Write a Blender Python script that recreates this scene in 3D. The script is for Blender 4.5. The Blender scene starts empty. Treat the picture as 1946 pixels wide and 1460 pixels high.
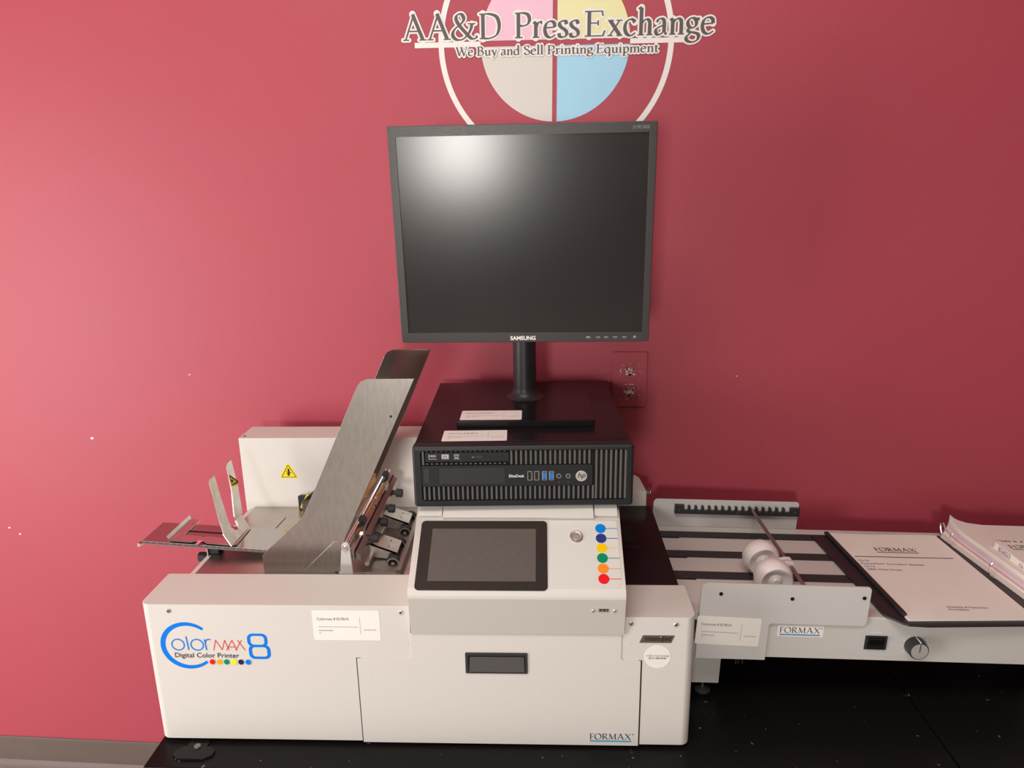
import bpy, bmesh, math, random
from mathutils import Matrix, Vector
random.seed(4)
sc = bpy.context.scene
COL = sc.collection
PI = math.pi

# ------------------------------------------------------------------ camera
cd = bpy.data.cameras.new('camera')
cam = bpy.data.objects.new('camera', cd)
COL.objects.link(cam)
Rv = Vector((0.99917614, 0.03724611, -0.01611741))
Uv = Vector((0.00589023, 0.25984282, 0.96563296))
Fv = Vector((-0.04015407, 0.96493235, -0.25940935))
cam.matrix_world = Matrix(((Rv.x, Uv.x, -Fv.x, 0.19717), (Rv.y, Uv.y, -Fv.y, -1.02628),
                           (Rv.z, Uv.z, -Fv.z, 0.47380), (0, 0, 0, 1)))
cd.sensor_fit = 'HORIZONTAL'
cd.sensor_width = 36
cd.lens = 36 * 1371.73 / 1946
cd.clip_start = 0.02
sc.camera = cam

# ------------------------------------------------------------------ light
w = bpy.data.worlds.new('room_light')
sc.world = w
w.use_nodes = True
w.node_tree.nodes['Background'].inputs[0].default_value = (1.0, 0.93, 0.88, 1)
w.node_tree.nodes['Background'].inputs[1].default_value = 0.05


def area(name, loc, target, sx, sy, power, col):
    l = bpy.data.lights.new(name, 'AREA')
    l.shape = 'RECTANGLE'
    l.size, l.size_y, l.energy, l.color = sx, sy, power, col
    o = bpy.data.objects.new(name, l)
    COL.objects.link(o)
    o.location = loc
    o.rotation_euler = (Vector(target) - Vector(loc)).to_track_quat('-Z', 'Y').to_euler()
    return o


area('far_window', (-0.40, -3.6, 0.27), (0.1, 0.3, 0.1), 0.42, 0.50, 37, (1.0, 0.95, 0.90))
area('side_window', (-2.2, -1.25, 0.0), (-0.5, 0.35, 0.0), 0.9, 1.5, 48, (1.0, 0.95, 0.94))
area('ceiling_light', (-0.2, -1.05, 1.80), (-0.1, -0.7, 0.0), 1.6, 0.7, 32, (1.0, 0.96, 0.90))

sc.view_settings.view_transform = 'Standard'
sc.view_settings.look = 'None'
sc.view_settings.gamma = 1
sc.view_settings.exposure = 0.0
sc.view_settings.use_curve_mapping = False


# ------------------------------------------------------------------ materials
def srgb(r, g, b):
    f = lambda c: (c / 255 / 12.92) if c / 255 <= 0.04045 else ((c / 255 + 0.055) / 1.055) ** 2.4
    return (f(r), f(g), f(b), 1)


MATS = {}


def mat(name, col, rough=0.5, metal=0.0, bump=0.0, bscale=400.0, stretch=None, var=0.0, vscale=6.0, spec=0.5, coat=0.0, wear=None, trans=0.0, sss=0.0):
    m = bpy.data.materials.new(name)
    m.use_nodes = True
    nt = m.node_tree
    b = nt.nodes['Principled BSDF']
    b.inputs['Base Color'].default_value = col
    b.inputs['Roughness'].default_value = rough
    b.inputs['Metallic'].default_value = metal
    b.inputs['Specular IOR Level'].default_value = spec
    b.inputs['Coat Weight'].default_value = coat
    b.inputs['Transmission Weight'].default_value = trans
    tc = nt.nodes.new('ShaderNodeTexCoord')
    src = tc.outputs['Object']
    if stretch:
        mp = nt.nodes.new('ShaderNodeMapping')
        mp.inputs['Scale'].default_value = stretch
        nt.links.new(src, mp.inputs[0])
        src = mp.outputs[0]
    if bump:
        n = nt.nodes.new('ShaderNodeTexNoise')
        n.inputs['Scale'].default_value = bscale
        n.inputs['Detail'].default_value = 3
        nt.links.new(src, n.inputs['Vector'])
        bp = nt.nodes.new('ShaderNodeBump')
        bp.inputs['Strength'].default_value = bump
        bp.inputs['Distance'].default_value = 0.001
        nt.links.new(n.outputs[0], bp.inputs['Height'])
        nt.links.new(bp.outputs[0], b.inputs['Normal'])
    last = None
    if var:
        n = nt.nodes.new('ShaderNodeTexNoise')
        n.inputs['Scale'].default_value = vscale
        n.inputs['Detail'].default_value = 4
        nt.links.new(src, n.inputs['Vector'])
        mr = nt.nodes.new('ShaderNodeMapRange')
        mr.inputs[1].default_value = 0.3
        mr.inputs[2].default_value = 0.7
        mr.inputs[3].default_value = 1 - var
        mr.inputs[4].default_value = 1 + var
        nt.links.new(n.outputs[0], mr.inputs[0])
        mx = nt.nodes.new('ShaderNodeMix')
        mx.data_type = 'RGBA'
        mx.blend_type = 'MULTIPLY'
        mx.inputs[0].default_value = 1
        mx.inputs[6].default_value = col
        nt.links.new(mr.outputs[0], mx.inputs[7])
        nt.links.new(mx.outputs[2], b.inputs['Base Color'])
        last = mx.outputs[2]
    if wear:      # (colour, noise scale, threshold): flecks of dust or chipped paint
        n = nt.nodes.new('ShaderNodeTexNoise')
        n.inputs['Scale'].default_value = wear[1]
        n.inputs['Detail'].default_value = 2
        nt.links.new(tc.outputs['Object'], n.inputs['Vector'])
        cr = nt.nodes.new('ShaderNodeValToRGB')
        cr.color_ramp.elements[0].position = wear[2]
        cr.color_ramp.elements[1].position = wear[2] + 0.02
        nt.links.new(n.outputs[0], cr.inputs[0])
        mx = nt.nodes.new('ShaderNodeMix')
        mx.data_type = 'RGBA'
        nt.links.new(cr.outputs[0], mx.inputs[0])
        if last:
            nt.links.new(last, mx.inputs[6])
        else:
            mx.inputs[6].default_value = col
        mx.inputs[7].default_value = wear[0]
        nt.links.new(mx.outputs[2], b.inputs['Base Color'])
    MATS[name] = m
    return m


WALL = mat('wall_paint', (0.405, 0.055, 0.083, 1), 0.5, bump=0.18, bscale=130, var=0.02, vscale=3, spec=0.45)
BASE = mat('vinyl_baseboard', srgb(98, 85, 78), 0.5, var=0.06, vscale=8)
FLOOR = mat('floor_tile', srgb(190, 188, 180), 0.4, var=0.08, vscale=5)
ROOMD = mat('dark_room_plaster', srgb(105, 95, 88), 0.8)
ROOMW = mat('room_plaster', srgb(205, 195, 185), 0.8)
CREAM = mat('cream_enamel', (0.67, 0.64, 0.60, 1), 0.45, spec=0.3, bump=0.12, bscale=900)
GREYE = mat('grey_enamel', (0.60, 0.575, 0.54, 1), 0.45, spec=0.3, bump=0.12, bscale=900)
VISOR = mat('shaded_visor_enamel', (0.56, 0.53, 0.49, 1), 0.42, spec=0.3)  # the cream again, darkened to carry the shade on the down-facing visor
HANDL = mat('handle_plastic', (0.075, 0.070, 0.070, 1), 0.45)
PLATEG = mat('side_guard_enamel', (0.60, 0.585, 0.57, 1), 0.4, bump=0.1, bscale=900)
STEEL = mat('brushed_steel', (0.43, 0.395, 0.365, 1), 0.32, 1.0, bump=0.07, bscale=420, stretch=(1, 1, 0.3), var=0.07, vscale=170)
DECKM = mat('feed_deck_steel', (0.52, 0.48, 0.44, 1), 0.33, 1.0, var=0.06, vscale=30, bump=0.06, bscale=300)
MIRROR = mat('polished_steel', (0.50, 0.47, 0.45, 1), 0.12, 1.0)
ZINC = mat('zinc_plate', (0.72, 0.70, 0.66, 1), 0.28, 1.0, var=0.1, vscale=60)
RODM = mat('dull_rod_steel', (0.42, 0.37, 0.34, 1), 0.5, 1.0)
CHROME = mat('chrome', (0.85, 0.82, 0.80, 1), 0.10, 1.0)
BRASS = mat('bronze', (0.62, 0.36, 0.14, 1), 0.3, 1.0)
BLKP = mat('black_plastic', (0.022, 0.022, 0.024, 1), 0.42)
BLKG = mat('black_gloss', (0.010, 0.008, 0.009, 1), 0.2, spec=0.22)
RUBBER = mat('black_rubber', (0.03, 0.03, 0.032, 1), 0.6)
PCTOP = mat('computer_lid_paint', (0.011, 0.009, 0.010, 1), 0.24, spec=0.25, bump=0.05, bscale=900)
PCBEZ = mat('computer_bezel_plastic', (0.015, 0.0155, 0.018, 1), 0.38, spec=0.35)
PCBAY = mat('bay_cover_plastic', (0.022, 0.021, 0.025, 1), 0.35)
RIB = mat('grille_rib_plastic', (0.095, 0.088, 0.083, 1), 0.45)
DEEP = mat('deep_black', (0.004, 0.004, 0.004, 1), 0.8)
MONB = mat('monitor_bezel', (0.046, 0.042, 0.041, 1), 0.32, bump=0.12, bscale=60, stretch=(1, 40, 40))
MONS = mat('monitor_screen', (0.022, 0.020, 0.019, 1), 0.21, spec=0.55, var=0.10, vscale=5)
TOUCH = mat('touch_screen_glass', (0.105, 0.088, 0.080, 1), 0.25, var=0.06, vscale=130)
TBEZ = mat('touch_screen_bezel', (0.022, 0.017, 0.015, 1), 0.2)
OVER = mat('panel_overlay', (0.66, 0.65, 0.62, 1), 0.3)
LABEL = mat('label_paper', (0.88, 0.84, 0.80, 1), 0.4)
INK = mat('ink_black', (0.03, 0.028, 0.03, 1), 0.6, spec=0.12)
INKG = mat('ink_grey', (0.22, 0.21, 0.21, 1), 0.5)
PAPER = mat('paper', (0.88, 0.84, 0.78, 1), 0.7, spec=0.2, var=0.02, vscale=10)
PAPER2 = mat('inner_pages', (0.66, 0.58, 0.54, 1), 0.7, var=0.08, vscale=200, stretch=(0.05, 0.05, 6))
LILAC = mat('tinted_pages', (0.70, 0.58, 0.63, 1), 0.7, var=0.08, vscale=200, stretch=(0.05, 0.05, 6))
REDP = mat('red_divider_page', (0.55, 0.01, 0.04, 1), 0.5)
WHITEP = mat('white_vinyl', (0.80, 0.77, 0.74, 1), 0.5)
WHEELM = mat('white_ball_plastic', (0.82, 0.77, 0.75, 1), 0.16, coat=0.4)
TABLE = mat('black_laminate', (0.007, 0.006, 0.006, 1), 0.36, spec=0.14, bump=0.1, bscale=500, wear=((0.16, 0.15, 0.14, 1), 95, 0.735))
PINKV = mat('vinyl_pink', srgb(232, 186, 206), 0.5, bump=.15, bscale=130)
YELV = mat('vinyl_yellow', srgb(226, 222, 168), 0.5, bump=.15, bscale=130)
GRYV = mat('vinyl_grey', srgb(212, 206, 200), 0.5, bump=.15, bscale=130)
BLUV = mat('vinyl_blue', srgb(160, 208, 232), 0.5, bump=.15, bscale=130)
LETV = mat('vinyl_charcoal', (0.095, 0.080, 0.075, 1), 0.5)
CBLUE = mat('print_blue', (0.0, 0.19, 0.78, 1), 0.6, spec=0.12)
CRED = mat('print_red', (0.80, 0.01, 0.015, 1), 0.6, spec=0.12)
CYAN = mat('print_cyan', (0.0, 0.20, 0.68, 1), 0.6, spec=0.12)
CNAVY = mat('print_navy', (0.022, 0.04, 0.22, 1), 0.6, spec=0.12)
CDARK = mat('print_dark_navy', (0.02, 0.018, 0.06, 1), 0.6, spec=0.12)
CYEL = mat('print_yellow', (0.90, 0.55, 0.0, 1), 0.6, spec=0.12)
CLEM = mat('print_lemon', (0.90, 0.80, 0.0, 1), 0.6, spec=0.12)
CGRN = mat('print_green', (0.0, 0.25, 0.11, 1), 0.6, spec=0.12)
CORG = mat('print_orange', (0.90, 0.27, 0.015, 1), 0.6, spec=0.12)
CAMB = mat('print_amber', (0.90, 0.42, 0.0, 1), 0.6, spec=0.12)
FBLUE = mat('underline_blue', (0.05, 0.30, 0.58, 1), 0.6, spec=0.12)
USBB = mat('usb_blue', (0.02, 0.20, 0.70, 1), 0.4)
SILV = mat('silver_print', (0.55, 0.53, 0.50, 1), 0.35, 0.4)
BADGE = mat('taupe_metal_badge', (0.13, 0.10, 0.08, 1), 0.4, 0.3)
WARN = mat('warning_yellow', (0.90, 0.72, 0.01, 1), 0.45)
PINKD = mat('pink_pointer', (0.90, 0.28, 0.38, 1), 0.5)
GREYK = mat('grey_rubber', (0.15, 0.145, 0.14, 1), 0.5)
GREEN = mat('print_leaf_green', (0.12, 0.22, 0.03, 1), 0.5)
CHIP = mat('bare_plaster', (0.85, 0.80, 0.76, 1), 0.8)
DIRTY = mat('old_ivory_plastic', (0.55, 0.47, 0.36, 1), 0.5, var=0.25, vscale=160)


# ------------------------------------------------------------------ mesh builder
def rrect(x0, x1, y0, y1, r, seg=6):
    """rounded rectangle, anticlockwise; r = one radius or (bl, br, tr, tl)"""
    if not isinstance(r, (tuple, list)):
        r = (r, r, r, r)
    out = []
    for k, (cx, cy, sx, sy, a0) in enumerate(((x0, y0, 1, 1, PI), (x1, y0, -1, 1, 1.5 * PI), (x1, y1, -1, -1, 0), (x0, y1, 1, -1, .5 * PI))):
        rr = r[k]
        if rr <= 0:
            out.append((cx, cy))
            continue
        for i in range(seg + 1):
            a = a0 + .5 * PI * i / seg
            out.append((cx + sx * rr + rr * math.cos(a), cy + sy * rr + rr * math.sin(a)))
    return out


def circ(cx, cy, r, n=32, a0=0.0, a1=2 * PI, ry=None):
    full = abs(a1 - a0 - 2 * PI) < 1e-6
    m = n if full else n + 1
    return [(cx + r * math.cos(a0 + (a1 - a0) * i / n), cy + (ry or r) * math.sin(a0 + (a1 - a0) * i / n)) for i in range(m)]


def arc_band(cx, cy, r0, r1, a0, a1, n=40):
    return circ(cx, cy, r1, n, a0, a1) + circ(cx, cy, r0, n, a0, a1)[::-1]


def front(y, ox=0, oz=0):          # (u, v, w): u to the right, v up, w towards the viewer
    return Matrix(((1, 0, 0, ox), (0, 0, -1, y), (0, 1, 0, oz), (0, 0, 0, 1)))


def flat(z, ox=0, oy=0, a=0):      # lying on a horizontal surface
    return Matrix.Translation((ox, oy, z)) @ Matrix.Rotation(a, 4, 'Z')


TXT = {}


def mb_serif(s):
    o = ''
    for c in s:
        if 'A' <= c <= 'Z':
            o += chr(0x1D400 + ord(c) - 65)
        elif 'a' <= c <= 'z':
            o += chr(0x1D41A + ord(c) - 97)
        else:
            o += c
    return o


def text_mesh(s, off, serif):
    key = (s, off, serif)
    if key not in TXT:
        c = bpy.data.curves.new('t', 'FONT')
        c.body = mb_serif(s) if serif else s
        c.offset = off
        c.resolution_u = 3
        o = bpy.data.objects.new('t', c)
        COL.objects.link(o)
        bpy.context.view_layer.update()
        me = o.to_mesh()
        TXT[key] = ([tuple(v.co) for v in me.vertices], [tuple(p.vertices) for p in me.polygons])
        o.to_mesh_clear()
        bpy.data.objects.remove(o)
        bpy.data.curves.remove(c)
    return TXT[key]


def cap_height(serif):
    v, _ = text_mesh('H', 0.0, serif)
    return max(p[1] for p in v)



def spl(pts, n=7, closed=False):
    """Catmull-Rom through the points"""
    P = [Vector(p) for p in pts]
    N = len(P)
    out = []
    for i in range(N if closed else N - 1):
        p0, p1, p2, p3 = (P[(i - 1) % N] if closed or i > 0 else P[0] * 2 - P[1]), P[i], P[(i + 1) % N], (P[(i + 2) % N] if closed or i < N - 2 else P[N - 1] * 2 - P[N - 2])
        for k in range(n):
            t = k / n
            out.append(.5 * ((2 * p1) + (p2 - p0) * t + (2 * p0 - 5 * p1 + 4 * p2 - p3) * t * t + (3 * p1 - p0 - 3 * p2 + p3) * t ** 3))
    if not closed:
        out.append(P[-1])
    return [tuple(p) for p in out]


T_, H_, S_ = 1.0, .36, .30        # thick stem, hairline, serif (fractions of the stem)
def _st(x, y0=0, y1=.98): return (T_, [(x, y0), (x, y1)])
def _sf(x0, x1, y=.0): return (S_, [(x0, y + (.014 if y < .1 else -.014)), (x1, y + (.014 if y < .1 else -.014))])
def _au(pts, closed=False): return (None, spl(pts, closed=closed) + ([spl(pts, closed=True)[0]] if closed else []))
_fl = lambda x, y: (S_ * 1.5, [(x - .11, y - .07), (x, y)])
GL = {
 'A': (.98, [(H_ * 1.2, [(.11, .02), (.46, .98)]), (T_, [(.43, 1.03), (.83, .02)]), (H_, [(.23, .36), (.68, .36)]), _sf(.0, .26), _sf(.68, .98)]),
 'D': (.92, [_st(.17), _au([(.17, .965), (.45, .965), (.74, .84), (.84, .50), (.74, .16), (.45, .02), (.17, .02)]), _sf(.03, .2), _sf(.03, .2, .98)]),
 'P': (.68, [_st(.17), _au([(.17, .965), (.38, .97), (.55, .90), (.61, .72), (.54, .54), (.36, .47), (.18, .49)]), _sf(.03, .34), _sf(.03, .2, .98)]),
 'E': (.70, [_st(.17), _sf(.03, .58, .98), (S_ * 1.4, [(.575, .98), (.605, .78)]), (S_, [(.17, .515), (.46, .515)]), (S_ * 1.4, [(.455, .61), (.455, .42)]), _sf(.03, .62), (S_ * 1.5, [(.61, .01), (.67, .22)])]),
 'F': (.62, [_st(.17), _sf(.03, .58, .98), (S_ * 1.4, [(.575, .98), (.605, .78)]), (S_, [(.17, .515), (.46, .515)]), (S_ * 1.4, [(.455, .61), (.455, .42)]), _sf(.03, .34)]),
 'O': (.94, [_au([(.47 + .40 * math.cos(a * PI / 6), .49 + .50 * math.sin(a * PI / 6)) for a in range(12)], True)]),
 'R': (.84, [_st(.17), _au([(.17, .965), (.38, .97), (.55, .90), (.60, .73), (.53, .55), (.36, .48), (.18, .49)]), (T_, [(.36, .47), (.72, .02)]), _sf(.03, .34), _sf(.66, .86), _sf(.03, .2, .98)]),
 'M': (1.08, [(H_, [(.14, .0), (.18, .98)]), (T_, [(.18, .98), (.52, .06)]), (H_, [(.53, .06), (.88, .98)]), (T_, [(.89, .98), (.92, .0)]), _sf(.02, .27), _sf(.79, 1.06), _sf(.06, .22, .98), _sf(.86, 1.02, .98)]),
 'X': (.86, [(T_, [(.12, .97), (.73, .02)]), (H_, [(.71, .97), (.11, .02)]), _sf(.0, .26), _sf(.58, .86), _sf(.02, .28, .98), _sf(.60, .84, .98)]),
 'W': (1.25, [(T_, [(.10, .98), (.38, .0)]), (H_, [(.38, .0), (.64, .92)]), (T_, [(.56, .98), (.86, .0)]), (H_, [(.86, .0), (1.14, .98)]), _sf(.0, .24, .98), _sf(.46, .7, .98), _sf(1.02, 1.25, .98)]),
 'B': (.70, [_st(.17), _au([(.17, .965), (.42, .965), (.54, .78), (.42, .56), (.17, .53)]), _au([(.17, .53), (.46, .52), (.62, .29), (.48, .04), (.17, .02)]), _sf(.03, .2), _sf(.03, .2, .98)]),
 'S': (.60, [_au([(.50, .80), (.43, .95), (.28, .99), (.12, .91), (.10, .75), (.22, .60), (.41, .47), (.53, .30), (.49, .09), (.31, -.01), (.14, .05), (.07, .22)])]),
 '&': (1.10, [_au([(.85, .60), (.80, .40), (.66, .17), (.45, .0), (.22, -.01), (.07, .11), (.06, .28), (.18, .45), (.40, .61), (.52, .79), (.46, .95), (.34, 1.0), (.22, .92), (.21, .76), (.34, .54), (.62, .22), (.82, .03), (.98, .03), (1.06, .13)]), _sf(.68, 1.0, .62)]),
 'r': (.42, [_st(.15, 0, .60), _fl(.15, .63), _au([(.16, .40), (.23, .55), (.31, .61), (.38, .60)]), (T_ * .9, [(.35, .585), (.40, .575)]), _sf(.02, .30)]),
 'e': (.53, [(H_, [(.07, .37), (.45, .40)]), _au([(.45, .40), (.42, .56), (.28, .63), (.12, .54), (.055, .31), (.12, .08), (.29, -.005), (.47, .10)])]),
 's': (.42, [_au([(.35, .50), (.31, .61), (.20, .63), (.09, .57), (.08, .46), (.17, .36), (.29, .28), (.36, .17), (.32, .04), (.19, -.005), (.08, .04), (.05, .15)])]),
 'x': (.56, [(T_, [(.09, .60), (.47, .01)]), (H_, [(.45, .60), (.08, .01)]), _sf(.0, .23, .61), _sf(.33, .55, .61), _sf(.0, .19), _sf(.34, .56)]),
 'c': (.48, [_au([(.42, .51), (.38, .58), (.27, .63), (.12, .54), (.055, .31), (.12, .08), (.28, -.005), (.45, .10)]), (T_ * .8, [(.385, .53), (.42, .51)])]),
 'h': (.61, [_st(.15, 0, 1.06), _fl(.15, 1.09), _au([(.16, .44), (.26, .57), (.37, .61), (.46, .53), (.475, .40)]), _st(.475, 0, .42), _sf(.03, .27), _sf(.36, .59)]),
 'n': (.61, [_st(.15, 0, .60), _fl(.15, .63), _au([(.16, .44), (.26, .57), (.37, .61), (.46, .53), (.475, .40)]), _st(.475, 0, .42), _sf(.03, .27), _sf(.36, .59)]),
 'm': (.92, [_st(.15, 0, .60), _fl(.15, .63), _au([(.16, .44), (.26, .57), (.36, .61), (.45, .53), (.465, .40)]), _st(.465, 0, .42), _au([(.475, .44), (.57, .57), (.68, .61), (.77, .53), (.785, .40)]), _st(.785, 0, .42), _sf(.03, .27), _sf(.36, .57), _sf(.68, .90)]),
 'a': (.50, [_au([(.09, .49), (.16, .60), (.27, .62), (.35, .56), (.37, .44)]), (T_, [(.37, .47), (.37, .10)]), (T_ * .6, [(.38, .07), (.48, .03)]), _au([(.36, .37), (.20, .31), (.08, .22), (.065, .10), (.14, .01), (.25, .03), (.37, .13)])]),
 'g': (.52, [_au([(.23 + .16 * math.cos(a * PI / 5), .43 + .19 * math.sin(a * PI / 5)) for a in range(10)], True), (T_ * .7, [(.36, .57), (.50, .58)]), _au([(.16, .25), (.09, .17), (.14, .09), (.30, .06), (.45, .0), (.49, -.11), (.42, -.25), (.24, -.31), (.07, -.25), (.03, -.13), (.12, -.01), (.20, .06)])]),
 'u': (.61, [(T_, [(.14, .60), (.14, .17)]), _au([(.14, .18), (.18, .04), (.29, .0), (.38, .06), (.46, .14)]), _st(.47, 0, .60), _sf(.02, .15, .61), _sf(.35, .48, .61), _sf(.47, .60)]),
 'y': (.53, [(T_, [(.10, .60), (.31, .0)]), (H_ * 1.2, [(.47, .60), (.31, .02), (.21, -.24), (.10, -.29)]), _sf(.0, .24, .61), _sf(.36, .56, .61)]),
 'd': (.58, [_au([(.45, .50), (.34, .61), (.22, .61), (.10, .50), (.055, .29), (.13, .06), (.26, .0), (.38, .06), (.45, .14)]), _st(.455, .0, 1.06), _fl(.455, 1.09), _sf(.455, .58)]),
 'q': (.58, [_au([(.45, .50), (.34, .61), (.22, .61), (.10, .50), (.055, .29), (.13, .06), (.26, .0), (.38, .06), (.45, .14)]), _st(.455, -.35, .60), (S_, [(.33, -.35), (.58, -.35)])]),
 'p': (.58, [_st(.15, -.35, .60), _fl(.15, .63), _au([(.16, .46), (.25, .58), (.36, .62), (.47, .53), (.52, .31), (.45, .07), (.31, -.005), (.16, .08)]), (S_, [(.02, -.35), (.29, -.35)])]),
 'l': (.29, [_st(.15, 0, 1.06), _fl(.15, 1.09), _sf(.02, .28)]),
 'i': (.29, [_st(.15, 0, .60), _fl(.15, .63), _sf(.02, .28), (T_ * 1.2, [(.13, .88), (.17, .88)])]),
 't': (.34, [(T_, [(.15, .76), (.15, .14)]), _au([(.15, .15), (.18, .03), (.26, .0), (.34, .07)]), (S_ * 1.2, [(.02, .60), (.33, .60)])]),
}


class MB:
    def __init__(self, M=None):
        self.bm = bmesh.new()
        self.mats = []
        self.M = M or Matrix.Identity(4)

    def mi(self, m):
        if m not in self.mats:
            self.mats.append(m)
        return self.mats.index(m)

    def merge(self, t, m):
        k = self.mi(m)
        for f in t.faces:
            f.material_index = k
        t.transform(self.M)
        me = bpy.data.meshes.new('tmp')
        t.to_mesh(me)
        t.free()
        self.bm.from_mesh(me)
        bpy.data.meshes.remove(me)
        return self

    def box(self, x0, x1, y0, y1, z0, z1, m, bev=0.0, seg=2):
        t = bmesh.new()
        bmesh.ops.create_cube(t, size=1)
        for v in t.verts:
            v.co = Vector(((x0 + x1) / 2 + v.co.x * (x1 - x0), (y0 + y1) / 2 + v.co.y * (y1 - y0), (z0 + z1) / 2 + v.co.z * (z1 - z0)))
        if bev:
            bmesh.ops.bevel(t, geom=t.edges[:], offset=bev, segments=seg, affect='EDGES', profile=0.5)
        return self.merge(t, m)

    def prism(self, pts, lo, hi, m, axis='z', bev=0.0, seg=2, top_only=False):
        """axis z: pts (x, y); axis y: pts (x, z); axis x: pts (y, z)"""
        t = bmesh.new()
        def P(a, b, h):
            return {'z': (a, b, h), 'y': (a, h, b), 'x': (h, a, b)}[axis]
        A = [t.verts.new(P(a, b, lo)) for a, b in pts]
        B = [t.verts.new(P(a, b, hi)) for a, b in pts]
        f0 = t.faces.new(A)
        f1 = t.faces.new(B)
        n = len(pts)
        for i in range(n):
            t.faces.new((A[i], A[(i + 1) % n], B[(i + 1) % n], B[i]))
        bmesh.ops.recalc_face_normals(t, faces=t.faces[:])
        if bev:
            ed = set(f1.edges) if top_only else set(f1.edges) | set(f0.edges)
            bmesh.ops.bevel(t, geom=list(ed), offset=bev, segments=seg, affect='EDGES', profile=0.5)
        return self.merge(t, m)

    def poly(self, pts, m, w=0.0, h=0.0002):
        return self.prism(pts, w, w + h, m)

    def ring(self, outer, inner, lo, hi, m, bev=0.0):
        t = bmesh.new()
        n = len(outer)
        V = [[t.verts.new((a, b, h)) for a, b in p] for p, h in ((outer, lo), (outer, hi), (inner, hi), (inner, lo))]
        for k in range(4):
            for i in range(n):
                t.faces.new((V[k][i], V[k][(i + 1) % n], V[(k + 1) % 4][(i + 1) % n], V[(k + 1) % 4][i]))
        bmesh.ops.recalc_face_normals(t, faces=t.faces[:])
        if bev:
            ed = [e for e in t.edges if all(abs(v.co.z - hi) < 1e-9 for v in e.verts)
                  and ((e.verts[0] in V[1] and e.verts[1] in V[1]))]
            bmesh.ops.bevel(t, geom=ed, offset=bev, segments=3, affect='EDGES', profile=0.5)
        return self.merge(t, m)

    def cyl(self, p0, p1, r0, m, r1=None, seg=24, bev=0.0):
        p0, p1 = Vector(p0), Vector(p1)
        r1 = r0 if r1 is None else r1
        d = p1 - p0
        L = d.length
        prof = [(0, 0), (r0, 0), (r1, L), (0, L)]
        if bev:
            prof = [(0, 0), (r0 - bev, 0), (r0, bev), (r1, L - bev), (r1 - bev, L), (0, L)]
        return self.lathe(prof, p0, d, m, seg)

    def lathe(self, prof, org, axis, m, seg=24, a0=0, a1=2 * PI):
        t = bmesh.new()
        q = Vector(axis).to_track_quat('Z', 'Y')
        org = Vector(org)
        full = abs(a1 - a0 - 2 * PI) < 1e-6
        n = seg if full else seg + 1
        rows = []
        for r, h in prof:
            if r < 1e-9:
                rows.append([t.verts.new(org + q @ Vector((0, 0, h)))])
            else:
                rows.append([t.verts.new(org + q @ Vector((r * math.cos(a0 + (a1 - a0) * i / seg), r * math.sin(a0 + (a1 - a0) * i / seg), h))) for i in range(n)])
        for A, B in zip(rows, rows[1:]):
            for i in range(seg):
                j = (i + 1) % n
                if len(A) == 1 and len(B) == 1:
                    continue
                if len(A) == 1:
                    t.faces.new((A[0], B[i], B[j]))
                elif len(B) == 1:
                    t.faces.new((A[i], A[j], B[0]))
                else:
                    t.faces.new((A[i], A[j], B[j], B[i]))
        bmesh.ops.recalc_face_normals(t, faces=t.faces[:])
        return self.merge(t, m)

    def tube(self, pts, r, m, seg=10, caps=True):
        t = bmesh.new()
        pts = [Vector(p) for p in pts]
        rows = []
        up = None
        for i, p in enumerate(pts):
            d = (pts[min(i + 1, len(pts) - 1)] - pts[max(i - 1, 0)]).normalized()
            if up is None:
                up = d.orthogonal().normalized()
            up = (up - d * up.dot(d)).normalized()
            s = d.cross(up)
            rows.append([t.verts.new(p + (up * math.cos(2 * PI * k / seg) + s * math.sin(2 * PI * k / seg)) * r) for k in range(seg)])
        for A, B in zip(rows, rows[1:]):
            for k in range(seg):
                t.faces.new((A[k], A[(k + 1) % seg], B[(k + 1) % seg], B[k]))
        if caps:
            t.faces.new(rows[0])
            t.faces.new(rows[-1])
        bmesh.ops.recalc_face_normals(t, faces=t.faces[:])
        return self.merge(t, m)

    def sheet(self, path, thick, lo, hi, m):
        """bent sheet metal: path of (x, z) extruded from y=lo to y=hi"""
        pts = [Vector((a, b)) for a, b in path]
        L, R = [], []
        for i, p in enumerate(pts):
            d = (pts[min(i + 1, len(pts) - 1)] - pts[max(i - 1, 0)]).normalized()
            nn = Vector((-d.y, d.x)) * thick / 2
            L.append(tuple(p + nn))
            R.append(tuple(p - nn))
        return self.prism(L + R[::-1], lo, hi, m, axis='y')

    def text(self, s, u0, u1, v, cap, m, w=0.0003, off=0.0, serif=False, slant=0.0, halo=None, halo_m=None, stretch_only=False, rot=0.0, h=0.0):
        V, F = text_mesh(s, off, serif)
        if not V:
            return self
        xa, xb = min(p[0] for p in V), max(p[0] for p in V)
        sx = (u1 - u0) / (xb - xa)
        sy = cap / cap_height(serif)
        cr, sr = math.cos(rot), math.sin(rot)
        def put(du, dv, ww, mm):
            t = bmesh.new()
            vs = []
            for p in V:
                a = (p[0] - xa) * sx + p[1] * sy * slant
                b = p[1] * sy
                vs.append(t.verts.new((u0 + cr * a - sr * b + du, v + sr * a + cr * b + dv, ww)))
            for f in F:
                try:
                    t.faces.new([vs[i] for i in f])
                except ValueError:
                    pass
            for f in t.faces:
                f.normal_update()
                if f.normal.z < 0:
                    f.normal_flip()
            self.merge(t, mm)
        if halo:
            for k in range(14):
                a = 2 * PI * k / 14
                put(halo * math.cos(a), halo * math.sin(a), w - 0.00012 + k * 0.000004, halo_m)
            for k in range(8):
                a = 2 * PI * k / 8
                put(.5 * halo * math.cos(a), .5 * halo * math.sin(a), w - 0.00018 + k * 0.000004, halo_m)
        put(0, 0, w, m)
        return self

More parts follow.
